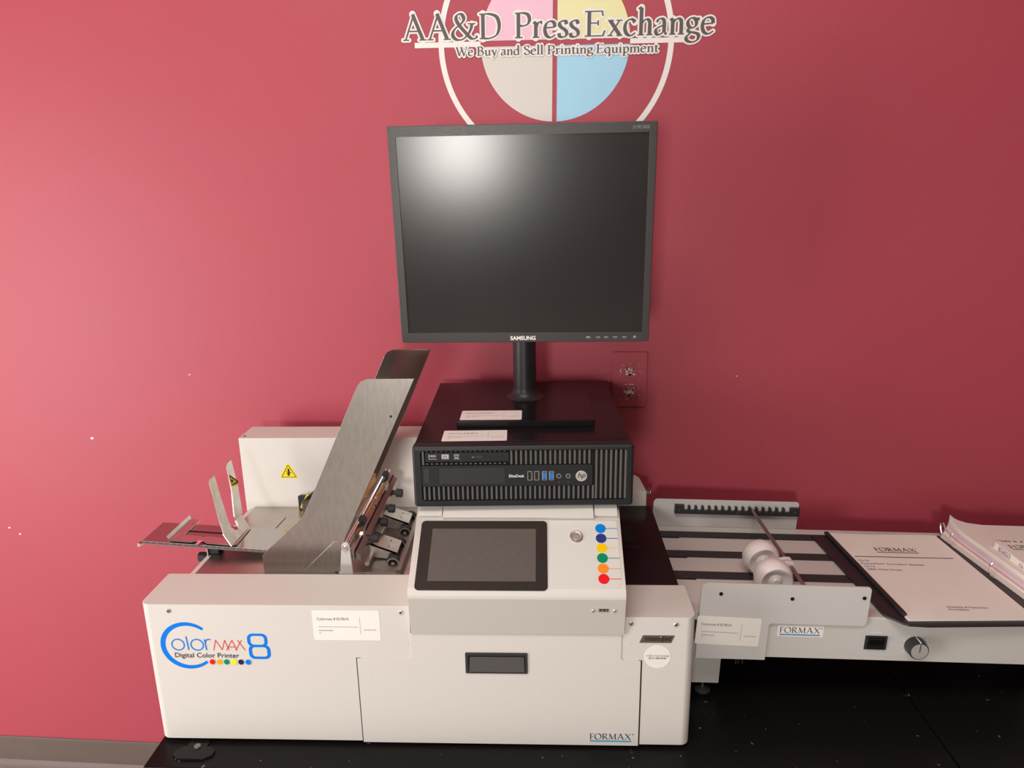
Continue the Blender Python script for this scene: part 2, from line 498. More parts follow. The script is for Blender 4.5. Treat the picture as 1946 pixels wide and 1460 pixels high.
    def serif(self, s, u0, u1, v, cap, m, w=.0003, stem=.135, halo=0, halo_m=None, left=0.0):
        """roman lettering drawn with a broad-nib stroke model"""
        adv, x = [], 0.0
        for c in s:
            adv.append(x)
            x += GL[c][0] + .035
        sx = (u1 - u0) / (x - .035)
        runs = []
        for c, a in zip(s, adv):
            for wd, pts in GL[c][1]:
                P = [Vector((u0 + (a + p[0]) * sx, v + p[1] * cap)) for p in pts]
                Wd = []
                for i in range(len(P)):
                    d = P[min(i + 1, len(P) - 1)] - P[max(i - 1, 0)]
                    if wd is None:
                        th = math.atan2(d.y, d.x) - math.radians(22)
                        k = max(0, (abs(math.sin(th)) - .32) / .68)
                        Wd.append(stem * cap * (H_ + (1 - H_) * k))
                    else:
                        Wd.append(stem * cap * wd)
                runs.append((P, Wd, wd))
        passes = ([(halo, halo_m, w - .0006)] if halo else []) + [(0, m, w)]
        for ex, mm, ww in passes:
            t = bmesh.new()
            for k, (P, Wd, wd) in enumerate(runs):
                z = ww + (k % 8) * (5e-5 if halo else 3e-5)
                L = []
                n = len(P)
                for i, p in enumerate(P):
                    z = ww + (k % 8) * (5e-5 if halo else 3e-5) + (2.5e-5 if halo else 1e-5) * i / n
                    d = (P[min(i + 1, n - 1)] - P[max(i - 1, 0)])
                    if d.length < 1e-9:
                        d = Vector((1, 0))
                    d.normalize()
                    nn = Vector((-d.y, d.x)) * (Wd[i] / 2 + ex)
                    L.append((t.verts.new((p.x + nn.x, p.y + nn.y, z)), t.verts.new((p.x - nn.x, p.y - nn.y, z))))
                for A, B in zip(L, L[1:]):
                    try:
                        t.faces.new((A[0], A[1], B[1], B[0]))
                    except ValueError:
                        pass
                if ex:
                    for e in (0, -1):
                        t.faces.new([t.verts.new((P[e].x + (Wd[e] / 2 + ex) * math.cos(q * PI / 8), P[e].y + (Wd[e] / 2 + ex) * math.sin(q * PI / 8), z + (1.2e-5 if e else -1.2e-5))) for q in range(16)])
            for f in t.faces:
                f.normal_update()
                if f.normal.z < 0:
                    f.normal_flip()
            self.merge(t, mm)
        return self

    def build(self, name, parent=None, E=None, label=None, smooth=35):
        me = bpy.data.meshes.new(name)
        E = E or (parent['_E'] if parent is not None and '_E' in parent else None)
        bm = self.bm
        if parent is not None:
            root = parent
            while root.parent:
                root = root.parent
            bm.transform(FR[root.name].inverted())
        bm.to_mesh(me)
        bm.free()
        for m in self.mats:
            me.materials.append(m)
        for p in me.polygons:
            p.use_smooth = True
        me.set_sharp_from_angle(angle=math.radians(smooth))
        o = bpy.data.objects.new(name, me)
        COL.objects.link(o)
        wn = o.modifiers.new('weighted_normals', 'WEIGHTED_NORMAL')
        wn.mode = 'FACE_AREA'
        wn.keep_sharp = True
        wn.weight = 100
        if parent is not None:
            o.parent = parent
        if label:
            o['label'] = label
        return o


FR = {}


def thing(name, label, cat, M=None, group=None):
    o = bpy.data.objects.new(name, None)
    o.empty_display_size = 0.05
    COL.objects.link(o)
    M = M or Matrix.Identity(4)
    o.matrix_world = M
    FR[o.name] = M.copy()
    o['label'] = label
    o['category'] = cat
    if group:
        o['group'] = group
    return o


def struct(o):
    o['kind'] = 'structure'
    return o


# ------------------------------------------------------------------ room shell
WF = Matrix.Translation((0.3764, 0.3973, 0)) @ Matrix.Rotation(-0.0418, 4, 'Z')
ZF = -0.93
b = MB(WF); b.box(-3.3, 2.8, 0, .1, ZF - .02, 1.9, WALL)
for u, z, r in ((-1.1716, -.0404, .004), (-1.4119, -.262, .003), (-1.3892, -.2775, .003), (-.9277, .1057, .002), (.2123, .1071, .0015)):
    b.M = WF @ front(-.0001, u, z)
    b.poly([(r * (1.3 if k % 2 else .7) * math.cos(k * PI / 4), r * .6 * math.sin(k * PI / 4)) for k in range(8)], CHIP, 0, .0002)
struct(b.build('wall_back'))
b = MB(); b.box(-2.9, 3.1, -4.3, .75, ZF - .05, ZF, FLOOR); struct(b.build('floor'))
b = MB(); b.box(-2.9, -2.8, -4.3, .75, ZF, 1.85, ROOMW); struct(b.build('wall_left'))
b = MB(); b.box(3.0, 3.1, -4.3, .62, ZF, 1.85, ROOMD); struct(b.build('wall_right'))
b = MB(); b.box(-2.9, 3.1, -4.3, -4.2, ZF, 1.85, ROOMD); struct(b.build('wall_front'))
b = MB(); b.box(-2.9, 3.1, -4.3, .75, 1.85, 1.9, ROOMW); struct(b.build('ceiling'))
b = MB(WF)
b.prism([(0, ZF), (-.014, ZF), (-.011, ZF + .012), (-.004, ZF + .020), (-.004, ZF + .082), (-.002, ZF + .088), (0, ZF + .088)], -3.1, 2.6, BASE, axis='x')
struct(b.build('baseboard_back'))

# ------------------------------------------------------------------ wall sign
g = thing('wall_sign', 'round four-colour print shop logo with large serif lettering on the red wall above the monitor', 'wall sign', WF @ Matrix.Translation((-.1506, -.0005, .7318)))
LM = WF @ front(-.0004, -.1506, .7318) @ Matrix.Rotation(-.0095, 4, 'Z')
zc = 0.0
b = MB(LM)
for a0, a1 in ((0, PI), (PI, 2 * PI)):
    b.poly(arc_band(0, 0, .2036, .2137, a0, a1, 64), WHITEP, 0, .0002)
b.build('outer_ring', g)


def quad(sx, sy, name, m, lab):
    R, gx, gy = .1356, .0044, .0050
    x0, y0 = (gx if sx > 0 else gx - .0004), gy
    a0, a1 = math.asin(y0 / R), math.acos(x0 / R)
    pts = [(sx * x0, sy * y0)] + [(sx * R * math.cos(a0 + (a1 - a0) * i / 30), sy * R * math.sin(a0 + (a1 - a0) * i / 30)) for i in range(31)]
    q = MB(LM); q.poly(pts, m, 0, .0002); q.build(name, g, label=lab)


quad(-1, 1, 'disc_quarter', PINKV, 'pink quarter disc')
quad(1, 1, 'disc_quarter', YELV, 'pale yellow quarter disc')
quad(-1, -1, 'disc_quarter', GRYV, 'light grey quarter disc')
quad(1, -1, 'disc_quarter', BLUV, 'light blue quarter disc')
b = MB(LM)
b.poly([(-.258, -.0047), (-.1356, -.0047), (-.1356, .0045), (-.258, .0045)], WHITEP, .0001, .0002)
b.build('white_bar', g)
b = MB(LM)
b.poly([(.1356, -.0047), (.2345, -.0047), (.2345, .0040), (.1356, .0040)], WHITEP, .0001, .0002)
b.build('white_bar', g)
b = MB(LM)
for s, a, c in (('AA&D', -.4312, -.2472), ('Press', -.2261, -.105), ('E', -.1002, -.0585), ('xchange', -.0576, .1345)):
    b.serif(s, a + .1506 + .0015, c + .1506 - .0010, .0085, .0425, LETV, w=.0011, stem=.150, halo=.0030, halo_m=WHITEP)
b.build('headline_lettering', g)
b = MB(LM)
for s, a, c in (('We', -.3323, -.3003), ('Buy', -.2937, -.2564), ('and', -.2493, -.2147), ('Sell', -.2073, -.1716), ('Printing', -.1648, -.0815), ('Equipment', -.0761, .0352)):
    b.serif(s, a + .1506, c + .1506, -.0197, .0150, LETV, w=.0018, stem=.185, halo=.0024, halo_m=WHITEP)
b.build('tagline_lettering', g)

# ------------------------------------------------------------------ electrical outlet painted over
OM = WF @ Matrix.Translation((0, -.0005, .1))
g = thing('electrical_outlet', 'wall outlet painted over in wall red with chipped paint, right of the monitor stand', 'electrical outlet', OM)
b = MB(WF @ front(0, 0, .0)); b.prism(rrect(-.0352, .0352, .0427, .1573, .004), 0, .0055, WALL, bev=.0022, seg=3); b.build('cover_plate', g)
for zc_ in (.1183, .0752):
    b = MB(WF @ front(-.0055, 0, zc_))
    pts = [(x, y) for x, y in circ(0, 0, .0175, 40)]
    pts = [(x, max(-.0145, min(.0145, y))) for x, y in pts]
    b.prism(pts, 0, .0018, WALL, bev=.0006)
    random.seed(int(zc_ * 1000))
    for k in range(60):
        a = random.uniform(0, 2 * PI)
        rr = random.choice((random.uniform(.002, .0115), random.uniform(.0150, .0185), random.uniform(.002, .0100)))
        s = random.uniform(.0008, .0028) if k < 45 else random.uniform(.0004, .0009)
        if k >= 45: rr = random.uniform(.017, .025)
        cx, cy = rr * math.cos(a), rr * math.sin(a) * .85
        if abs(cy) > .0135: cy = math.copysign(.0150, cy)
        wz = .0018 if rr < .012 else (.0002)
        b.poly([(cx + s * random.uniform(.5, 1.3) * math.cos(q * PI / 3) * (1.5 if rr > .012 else 1), cy + s * random.uniform(.4, .9) * math.sin(q * PI / 3)) for q in range(6)], CHIP if k % 3 else DIRTY, wz, .0003)
    for sx, hh in ((-.0062, .0040), (.0062, .0034)):
        b.poly([(sx - .0010, .001), (sx + .0010, .001), (sx + .0010, .001 + 2 * hh), (sx - .0010, .001 + 2 * hh)], DEEP, .0021, .0001)
    b.poly(circ(0, -.0075, .0026, 12), DEEP, .0021, .0001)
    b.build('receptacle', g)

# ------------------------------------------------------------------ tables
ZT = -0.364


def table(x0, x1, label, y1=.365):
    y0 = -.1398
    g = thing('table', label, 'table', Matrix.Translation(((x0 + x1) / 2, .1, ZF)), 'black work tables side by side')
    b = MB(); b.prism([(x0, y0), (x1, y0), (x1, y1), (x0, y1)], ZT - .028, ZT, TABLE, bev=.0015); b.build('tabletop', g)
    b = MB()
    b.box(x0 - .0, x1 + .0, y0 - .0012, y0 - .0002, ZT - .027, ZT - .001, GREYK, .0002); b.build('edge_band', g, label='speckled dark edge band')
    for x in (x0 + .05, x1 - .05):
        for y in (y0 + .05, y1 - .05):
            q = MB(); q.box(x - .02, x + .02, y - .02, y + .02, ZF, ZT - .028, BLKP, .002); q.build('leg', g)


table(-.4105, .8135, 'black table carrying the printer and the left end of the conveyor')
table(.8160, 1.65, 'black table right of the table seam, under the right end of the conveyor', .335)

# black mounting plate and tie-down strap at the front left corner of the printer
g = thing('mounting_plate', 'black octagonal plate lying on the table under the printer front left corner', 'plate', Matrix.Translation((-.343, -.105, ZT)))
b = MB()
b.prism([(-.362, -.126), (-.326, -.126), (-.313, -.118), (-.313, -.108), (-.322, -.100), (-.366, -.100), (-.3755, -.109), (-.3755, -.118)], ZT, ZT + .0035, BLKG, bev=.0008)
b.build('octagonal_plate', g)
b = MB(); b.box(-.362, -.330, -.101, -.04, ZT, ZT + .002, BLKG, .0005); b.build('strap', g)
b = MB(); b.cyl((-.344, -.1010, ZT + .0035), (-.344, -.1010, ZT + .0055), .0055, GREYK, seg=6); b.build('nut', g)


# ------------------------------------------------------------------ sticker helper
def asset_label(M, parent, note=None):
    """4 x 2 inch white sticker; local origin at its centre"""
    b = MB(M)
    W, H = .1016, .0508
    X = lambda f: -W / 2 + f * W
    Y = lambda f: H / 2 - f * H
    b.prism(rrect(-W / 2, W / 2, -H / 2, H / 2, .0028), .0001, .0003, LABEL)
    b.text('Colormax 8 ID:9010', X(.07), X(.54), Y(.325), .0042, INK, .00045)
    b.poly([(X(.085), Y(.556)), (X(.67), Y(.556)), (X(.67), Y(.544)), (X(.085), Y(.544))], INKG, .00035, .0001)
    b.text('Auction Number', X(.085), X(.30), Y(.685), .0021, INK, .00045)
    b.text('60', X(.09), X(.115), Y(.765), .0019, INKG, .00045)
    b.poly([(X(.703), Y(.78)), (X(.707), Y(.78)), (X(.707), Y(.22)), (X(.703), Y(.22))], INKG, .00035, .0001)
    b.text('BDWPJ77b4d8', X(.76), X(.94), Y(.665), .0020, INKG, .00045)
    return b.build('asset_label', parent, label='white asset sticker with small print')


def formax(b, u0, u1, v, cap, m, underline=FBLUE, w=.0004, off=-.010, lw=.0020, gap=.0030, dot=True):
    b.serif('FORMAX', u0, u1 - (.0035 if dot else 0), v, cap, m, w=w, stem=.135)
    if dot:
        b.ring(circ(u1 - .0012, v + cap * .88, .0011, 12), circ(u1 - .0012, v + cap * .88, .0006, 12), w - .0001, w, m)
    b.poly([(u0 + .001, v - gap - lw), (u1 - .003, v - gap - lw), (u1 - .003, v - gap), (u0 + .001, v - gap)], underline, w - .0002, .0002)


def screw(M, parent, r=.0034, m=None, name='screw', slot=True):
    b = MB(M)
    b.lathe([(0, .0), (r, 0), (r, .0008), (r * .75, .0016), (r * .45, .0017), (r * .45, .0006), (0, .0006)], (0, 0, 0), (0, 0, 1), m or ZINC, 16)
    if slot:
        b.cyl((0, 0, .0006), (0, 0, .0007), r * .44, DEEP, seg=6)
    return b.build(name, parent)


# ------------------------------------------------------------------ printer
YP = -.0866
g = printer = thing('digital_printer', 'large cream colour printer with touch screen and steel feeder on the black table', 'printer', Matrix.Translation((0.007, .14, ZT)))
ZB = -.358
# base body behind the panels
b = MB()
b.box(-.3985, .409, .0, .378, ZB + .004, -.1435, CREAM, .003)
b.build('base_housing', g)
for x in (-.36, .37):
    for y in (-.05, .34):
        q = MB(); q.cyl((x, y, ZT), (x, y, ZB + .006), .014, RUBBER, .012); q.build('foot', g)
# left front housing, plan outline with rounded front left corner
b = MB()
b.prism(rrect(-.4088, -.0005, YP, .0044, (.014, 0, 0, .0030)), ZB, -.1184, CREAM, bev=.0012)
lf = b.build('left_front_housing', g)
for u, z in ((-.3646, -.1290), (-.0128, -.1288)):
    screw(front(YP, u, z), lf, .0036)
b = MB()
b.prism(rrect(.3140, .4227, YP, .0044, (0, .014, .0030, 0)), ZB, -.1346, CREAM, bev=.0012)
rf = b.build('right_front_housing', g)
for u, z in ((.3274, -.1452), (.3931, -.1462)):
    screw(front(YP, u, z), rf, .0036)
# centre front behind the door
b = MB(); b.box(-.0005, .314, YP + .003, .01, ZB, -.164, CREAM); b.build('centre_front_housing', g)
# door (T-shaped panel)
dp = [(-.0840, ZB - .0012), (.3436, ZB - .0012), (.3436, -.2078), (.3180, -.2078), (.3142, -.2040), (.3142, -.1635),
      (-.0008, -.1635), (-.0008, -.2040), (-.0045, -.2078), (-.0840, -.2078)]
b = MB(front(YP))
b.prism(dp, 0, .0012, CREAM, bev=.0003)
b.box(-.0856, -.0840, ZB - .001, -.2076, 0, .0002, DEEP)
b.box(.3436, .3456, ZB - .001, -.2076, 0, .0002, DEEP)
b.box(-.0856, -.0790, -.2080, -.2072, 0, .0002, DEEP)
b.box(.3400, .3456, -.2080, -.2072, 0, .0002, DEEP)
for u, z in ((-.062, -.2345), (.3265, -.237), (.3285, -.1775), (-.0045, -.1835), (-.089, -.296), (.352, -.298)):
    b.poly(circ(u, z, .0006, 8), INKG, .0012 if -.08 < u < .34 else 0, .0001)
dr = b.build('front_door', g)
b = MB(front(YP - .0012))
b.ring(rrect(.0809, .1745, -.2308, -.1955, .0012, 2), rrect(.0850, .1712, -.2285, -.1995, .0008, 2), 0, .0016, BLKP)
b.poly([(.085, -.2285), (.1712, -.2285), (.1712, -.1995), (.085, -.1995)], DEEP, .0001, .0002)
b.M = front(YP - .0012) @ Matrix.Translation((0, -.2282, .0014)) @ Matrix.Rotation(math.radians(-2), 4, 'X')
b.prism([(.0862, 0), (.1700, 0), (.1688, .0255), (.0880, .0255)], -.0005, .0003, HANDL)
b.build('door_handle', dr, label='black recessed pull handle')
b = MB(front(YP - .0012))
b.prism(rrect(.2660, .3365, -.3535, -.3350, .001), 0, .0002, OVER)
formax(b, .2685, .3360, -.3475, .0105, INK, gap=.0022, lw=.0022)
b.build('brand_label', dr, label='white brand sticker with blue underline')
# big logo on the left housing
b = MB(front(YP))
cx, cz = -.3434, -.1888
pts_o, pts_i = [], []
a0, a1 = math.radians(48), math.radians(313)
N = 60
for i in range(N + 1):
    a = a0 + (a1 - a0) * i / N
    s = i / N
    th = .0046 + .0022 * math.sin(PI * s) ** .7
    pts_o.append((cx + .0418 * math.cos(a) * 1.0, cz + .0404 * math.sin(a)))
    pts_i.append((cx + (.0418 - th) * math.cos(a) + .0008, cz + (.0404 - th) * math.sin(a)))
b.prism(pts_o + pts_i[::-1], 0, .0003, CBLUE)


NST = [0]


def stroke(b, pts, wd, m, w=.0001, closed=False, h=.0003):
    t = bmesh.new()
    NST[0] += 1
    w += (NST[0] % 7) * 3e-5
    P = [Vector((x, y)) for x, y in pts]
    n = len(P)
    L = []
    for i, p in enumerate(P):
        if closed:
            d = (P[(i + 1) % n] - P[i - 1]).normalized()
        else:
            d = (P[min(i + 1, n - 1)] - P[max(i - 1, 0)]).normalized()
        nn = Vector((-d.y, d.x)) * wd / 2
        L.append((t.verts.new((*(p + nn), w + h)), t.verts.new((*(p - nn), w + h))))
    for i in range(n if closed else n - 1):
        A, B = L[i], L[(i + 1) % n]
        t.faces.new((A[0], A[1], B[1], B[0]))
    for f in t.faces:
        f.normal_update()
        if f.normal.z < 0:
            f.normal_flip()
    b.merge(t, m)


zb_ = -.1965
rx, rz_ = .0096, .0094
stroke(b, circ(-.3580, zb_ + rz_, rx, 40, ry=rz_), .0017, CBLUE, closed=True)
stroke(b, [(-.3440, zb_ + .0238), (-.3424, zb_ + .0003)], .0018, CBLUE)
stroke(b, circ(-.3285, zb_ + rz_, rx, 40, ry=rz_), .0017, CBLUE, closed=True)
stroke(b, [(-.3158, zb_ + .0190), (-.3148, zb_ + .0003)], .0018, CBLUE)
stroke(b, [(-.3152, zb_ + .0130), (-.3142, zb_ + .0163), (-.3122, zb_ + .0186), (-.3096, zb_ + .0193), (-.3068, zb_ + .0184)], .0017, CBLUE)
for seg in ([(-.3037, zb_ + .0003), (-.2990, zb_ + .0180)], [(-.2990, zb_ + .0180), (-.2905, zb_ + .0010)], [(-.2905, zb_ + .0010), (-.2850, zb_ + .0180)], [(-.2850, zb_ + .0180), (-.2800, zb_ + .0003)],
            [(-.2840, zb_ + .0003), (-.2738, zb_ + .0180)], [(-.2738, zb_ + .0180), (-.2680, zb_ + .0003)], [(-.2800, zb_ + .0062), (-.2692, zb_ + .0062)],
            [(-.2700, zb_ + .0003), (-.2590, zb_ + .0180)], [(-.2650, zb_ + .0180), (-.2548, zb_ + .0003)]):
    stroke(b, seg, .0010, CRED, .0002)
b.text('Digital Color Printer', -.3651, -.2656, -.2092, .0080, INK, .0006)
b.ring(rrect(-.2500, -.2190, -.1898, -.1670, .0085, 8), rrect(-.2452, -.2238, -.1862, -.1708, .0050, 8), 0, .0003, CBLUE)
b.ring(rrect(-.2494, -.2162, -.2110, -.1866, .0085, 8), rrect(-.2445, -.2212, -.2070, -.1902, .0052, 8), 0, .0004, CBLUE)
for k, m in enumerate((CRED, CAMB, CGRN, CLEM, CDARK, CBLUE)):
    u = -.3081 + k * .01114
    b.poly(circ(u, -.2166, .0055, 24), OVER, .0002, .0003)
    b.poly(circ(u, -.2166, .0045, 24), m, .0005, .0003)
b.build('product_logo', lf, label='blue, red and black product logo')
asset_label(front(YP, -.0962, -.1517), lf)
# badge and round sticker on the right housing
b = MB(front(YP))
b.prism([(.3405, -.1768), (.3872, -.1768), (.3918, -.1645), (.3455, -.1645)], 0, .0006, BADGE)
b.text('memjet', .3480, .3868, -.1732, .0078, INK, .0008, off=.018, slant=.25)
b.poly(circ(.3718, -.1670, .0013, 12, ry=.0009), CAMB, .0007, .0002)
b.poly(circ(.3738, -.1670, .0013, 12, ry=.0010), CNAVY, .0007, .0002)
b.build('badge', rf, label='taupe slanted badge with black lettering')
b = MB(front(YP))
b.prism(circ(.3678, -.2008, .0196, 48), 0, .0003, LABEL)
b.serif('AA&D', .3505, .3608, -.2002, .0030, INKG, .0006)
b.serif('PressExchange', .3625, .3855, -.2002, .0030, INKG, .0006)
b.text('(617) 306-0536', .3548, .3808, -.2044, .0026, INK, .0006, off=.01)
b.ring(circ(.3678, -.1985, .0122, 40), circ(.3678, -.1985, .0118, 40), .0004, .0005, PAPER)
b.build('round_sticker', rf, label='white round dealer sticker')

# control head
ang = math.radians(32.914)
A0 = (-.0946, -.083)
def sl(v, w=0.0):      # point on the slanted face (y, z)
    return (A0[0] + v * math.cos(ang) - w * math.sin(ang), A0[1] + v * math.sin(ang) + w * math.cos(ang))
prof = [(-.0875, -.1625), (-.0905, -.1615), (-.1010, -.0975), (-.1014, -.0935), (-.1006, -.0895), (-.0985, -.0868), sl(-.0018), sl(.0), sl(.1500), (.34, -.0015), (.34, -.16)]
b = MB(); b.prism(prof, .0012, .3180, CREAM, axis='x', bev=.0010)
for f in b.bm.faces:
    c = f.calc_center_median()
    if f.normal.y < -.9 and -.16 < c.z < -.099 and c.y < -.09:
        f.material_index = b.mi(VISOR)  # shade of this downward-tilted face put into its colour
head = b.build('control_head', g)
SM = Matrix.Translation((0, A0[0], A0[1])) @ Matrix.Rotation(ang, 4, 'X')
b = MB(SM); b.prism(rrect(.0430, .2775, .1150, .1520, 0), 0, .0060, CREAM, bev=.0008); b.build('rear_flap', head)
for x0, x1 in ((.0052, .0418), (.2790, .3145)):
    b = MB(SM); b.prism(rrect(x0, x1, .1190, .1520, 0), 0, .0052, CREAM, bev=.0008); b.build('hinge_cover', head)
b = MB(SM)
b.prism(rrect(.0108, .3152 - .1100, -.0040, .1118, .0065), 0, .0006, TBEZ)
b.M = SM
ts = b.build('touch_screen', g, label='dark brown touch screen with rounded black bezel')
b = MB(SM); b.prism(rrect(.0288, .1878, .0103, .0977, .0006), .0006, .0008, TOUCH); b.build('display', ts)
b = MB(SM)
b.prism(rrect(.2090, .3122, .0000, .1122, (.002, .012, .004, .002)), 0, .0004, OVER)
for v, m in zip((.0987, .0818, .0653, .0486, .0315, .0150), (CYAN, CNAVY, CYEL, CGRN, CORG, CRED)):
    b.poly(circ(.2868, v, .0080, 32), m, .0004, .0002)
    b.poly([(.294, v - .0005), (.3120, v - .0005), (.3120, v + .0005), (.294, v + .0005)], m, .0004, .0002)
ov = b.build('button_overlay', g, label='pale overlay with six coloured dots')
b = MB(SM @ Matrix.Translation((.2494, .0842, .0004)))
b.lathe([(0, .0), (.0100, 0), (.0100, .0012), (.0086, .0020), (.0070, .0018), (.0066, .0008), (.0060, .0014), (0, .0016)], (0, 0, 0), (0, 0, 1), ZINC, 40)
b.poly(arc_band(0, 0, .0030, .0037, math.radians(125), math.radians(415), 24), INKG, .0016, .0002)
b.poly([(-.0004, .0012), (.0004, .0012), (.0004, .0046), (-.0004, .0046)], INKG, .0016, .0002)
b.build('power_button', ov, label='round steel power button')
VM = Matrix.Translation((0, -.0905, -.1615)) @ Matrix.Rotation(math.radians(90) + math.atan2(.0105, .064), 4, 'X')
b = MB(VM); b.box(.2785, .2935, .0435, .0485, -.001, .0004, DEEP); b.box(.2790, .2930, .0450, .0458, .0004, .0009, ZINC)
for x in (.2790, .2835, .2888, .2920):
    b.box(x, x + .0012, .0456, .0480, .0004, .0009, ZINC)
b.build('usb_port', head)
for x in (.2706, .3018):
    screw(VM @ Matrix.Translation((x, .0452, 0)), head, .0024, CHROME)
# black deck to the right of the head
b = MB()
b.box(.300, .4130, .0044, .2995, -.145, -.1335, BLKG, .0015)
b.build('ink_cover', g, label='glossy black cover right of the control head')
b = MB(); b.box(.330, .3625, .145, .212, -.1336, -.1330, DEEP); b.box(.330, .367, .1265, .1285, -.1336, -.1325, BLKP, .0003); b.build('cover_recess', g)
# rear covers
b = MB(); b.box(-.4040, .02, .3075, .3800, -.150, .0072, CREAM, .0014)
rc = b.build('rear_cover', g)
def warning(b, M, s):
    b.M = M
    b.poly([(-.0185 * s, -.0035 * s), (.0185 * s, -.0035 * s), (.0185 * s, 0), (0.0016, .0300 * s), (-.0016, .0300 * s), (-.0185 * s, 0)], WARN, 0, .0002)
    tri = [(-.0155, -.0010), (.0155, -.0010), (0, .0262)]
    for i in range(3):
        stroke(b, [tuple(c * s for c in tri[i]), tuple(c * s for c in tri[(i + 1) % 3])], .0011 * s, INK, .0003)
    stroke(b, [(-.001 * s, .002 * s), (.001 * s, .009 * s), (0, .018 * s)], .0035 * s, INK, .0003)
    for a in range(5):
        t = a * 1.25
        stroke(b, [(0, .0085 * s), (.0065 * s * math.cos(t), .0085 * s + .0055 * s * math.sin(t))], .0013 * s, INK, .0003)
b = MB(); warning(b, front(.3075, -.3095, -.0745), .95); b.build('warning_sticker', rc, label='yellow triangle warning sticker')
screw(flat(.0072, -.3955, .318), rc, .003, GREYK)
b = MB()
b.prism([(.30, .300), (.4025, .300), (.4040, .302), (.3985, .372), (.392, .386), (.30, .386)], -.142, -.1032, CREAM, bev=.0015)
rr = b.build('rear_cover', g, label='low cream rear cover on the right')
b = MB(); b.cyl((.398, .345, -.126), (.416, .345, -.126), .005, GREYK, seg=16, bev=.001); b.cyl((.416, .345, -.126), (.419, .345, -.126), .0065, ZINC, seg=16, bev=.001); b.build('thumb_screw', rr)
# feed deck
b = MB()
b.prism([(-.3861, .004), (-.0005, .004), (-.0005, .3075), (-.3861, .3075)], -.1436, -.1400, DECKM, bev=.0006)
b.prism([(-.3555, .2073), (-.20, .2073), (-.20, .164), (-.3644, .164)], -.1400, -.1385, DECKM)
b.box(-.3644, -.2, .161, .1636, -.1399, -.1393, DEEP)
b.prism([(-.3092, .204), (-.3078, .204), (-.3043, .2552), (-.3056, .2552)], -.1400, -.1396, DEEP)
b.poly([(-.281, .175), (-.274, .175), (-.2775, .181)], WARN, -.1384, .0002)
deck = b.build('feed_deck', g, label='brushed steel feed deck')
b = MB(); b.prism([(-.2899, .292), (-.262, .292), (-.262, .300), (-.2869, .300)], -.140, -.110, BLKP, bev=.0008); warning(b, front(.2918, -.2700, -.1330), .9); b.build('warning_block', g, label='black block with yellow warning label')
# tilted extension tray with ruler
TA = -math.atan2(-.017, .227)
TM = Matrix.Translation((-.5075, .105, -.1130)) @ Matrix.Rotation(TA, 4, 'Y')
b = MB(TM)
b.prism([(0, 0), (.250, 0), (.250, .080), (.0, .0745)], -.0014, 0, MIRROR, bev=.0004)
b.box(.055, .125, .0505, .0520, .0000, .0006, CHROME)
b.box(.060, .122, .0455, .0500, .0000, .0003, DEEP)
ex = b.build('extension_tray', g, label='polished steel extension tray')
b = MB(TM)
b.prism([(0, 0), (.250, 0), (.250, -.0075), (-.002, -.0075)], -.0015, .0003, GREYK)
for k in range(21):
    x = .006 + k * .0117
    b.box(x, x + .0005, -.0050 if k % 2 else -.0072, -.0004, .0003, .0004, LABEL)
b.box(0, .245, -.0006, 0, .0003, .0004, LABEL)
b.prism([(-.0025, -.010), (.0015, -.010), (.003, .0), (-.0005, .0)], -.006, .0003, ZINC)
b.build('ruler', ex, label='dark steel ruler with white graduations')
b = MB(); b.cyl((-.415, .118, -.1500), (-.402, .118, -.1500), .0085, BLKP, seg=20, bev=.001); b.cyl((-.402, .118, -.1500), (-.392, .118, -.1500), .003, ZINC, seg=10)
b.box(-.3935, -.3915, .105, .130, -.160, -.128, ZINC, .0003); b.box(-.3915, -.374, .108, .128, -.139, -.128, BLKP)
b.build('locking_knob', ex, label='black locking knob under the tray')
# back stop guide
b = MB()
tz = lambda x: -.1130 - (x + .5075) * .0749
b.prism([(-.4600, .1090), (-.4200, .1090), (-.4165, .1120), (-.4060, .1160), (-.3985, .1120), (-.3940, .1090), (-.3500, .1080), (-.3420, .1120), (-.3420, .178), (-.3640, .1800), (-.3640, .1330), (-.4030, .1330), (-.4090, .128), (-.4150, .1330), (-.4440, .1330), (-.4440, .1950), (-.4600, .1960)], 0, .0015, ZINC)
for v in b.bm.verts:
    v.co.z += tz(v.co.x) + .0012
b.sheet([(-.4600, tz(-.46) + .001), (-.4632, tz(-.46) + .0015), (-.4655, tz(-.46) + .0095)], .0014, .112, .198, ZINC)
gs = b.build('back_stop', g, label='steel back stop guide with two upright prongs')
def skin(faces, thick, m):
    """thin bent sheet from 3D polygons sharing corners"""
    t = bmesh.new()
    vs = {}
    for f in faces:
        t.faces.new([vs.setdefault(tuple(round(c, 5) for c in p), None) or vs.__setitem__(tuple(round(c, 5) for c in p), t.verts.new(p)) or vs[tuple(round(c, 5) for c in p)] for p in f])
    bmesh.ops.recalc_face_normals(t, faces=t.faces[:])
    bmesh.ops.solidify(t, geom=t.faces[:], thickness=thick)
    bmesh.ops.recalc_face_normals(t, faces=t.faces[:])
    return t
SF = lambda q, y: (-.345 - .016 * q, y, -.120 + .020 * q)
b = MB()
b.merge(skin([[SF(0, .100), SF(0, .178), SF(1, .188), SF(1, .160), SF(.75, .158), SF(.45, .151), SF(.42, .146), SF(.55, .140), SF(1, .137), SF(1, .107)]], .0014, ZINC), ZINC)
b.build('stop_face', gs, label='light U-notched face of the back stop')
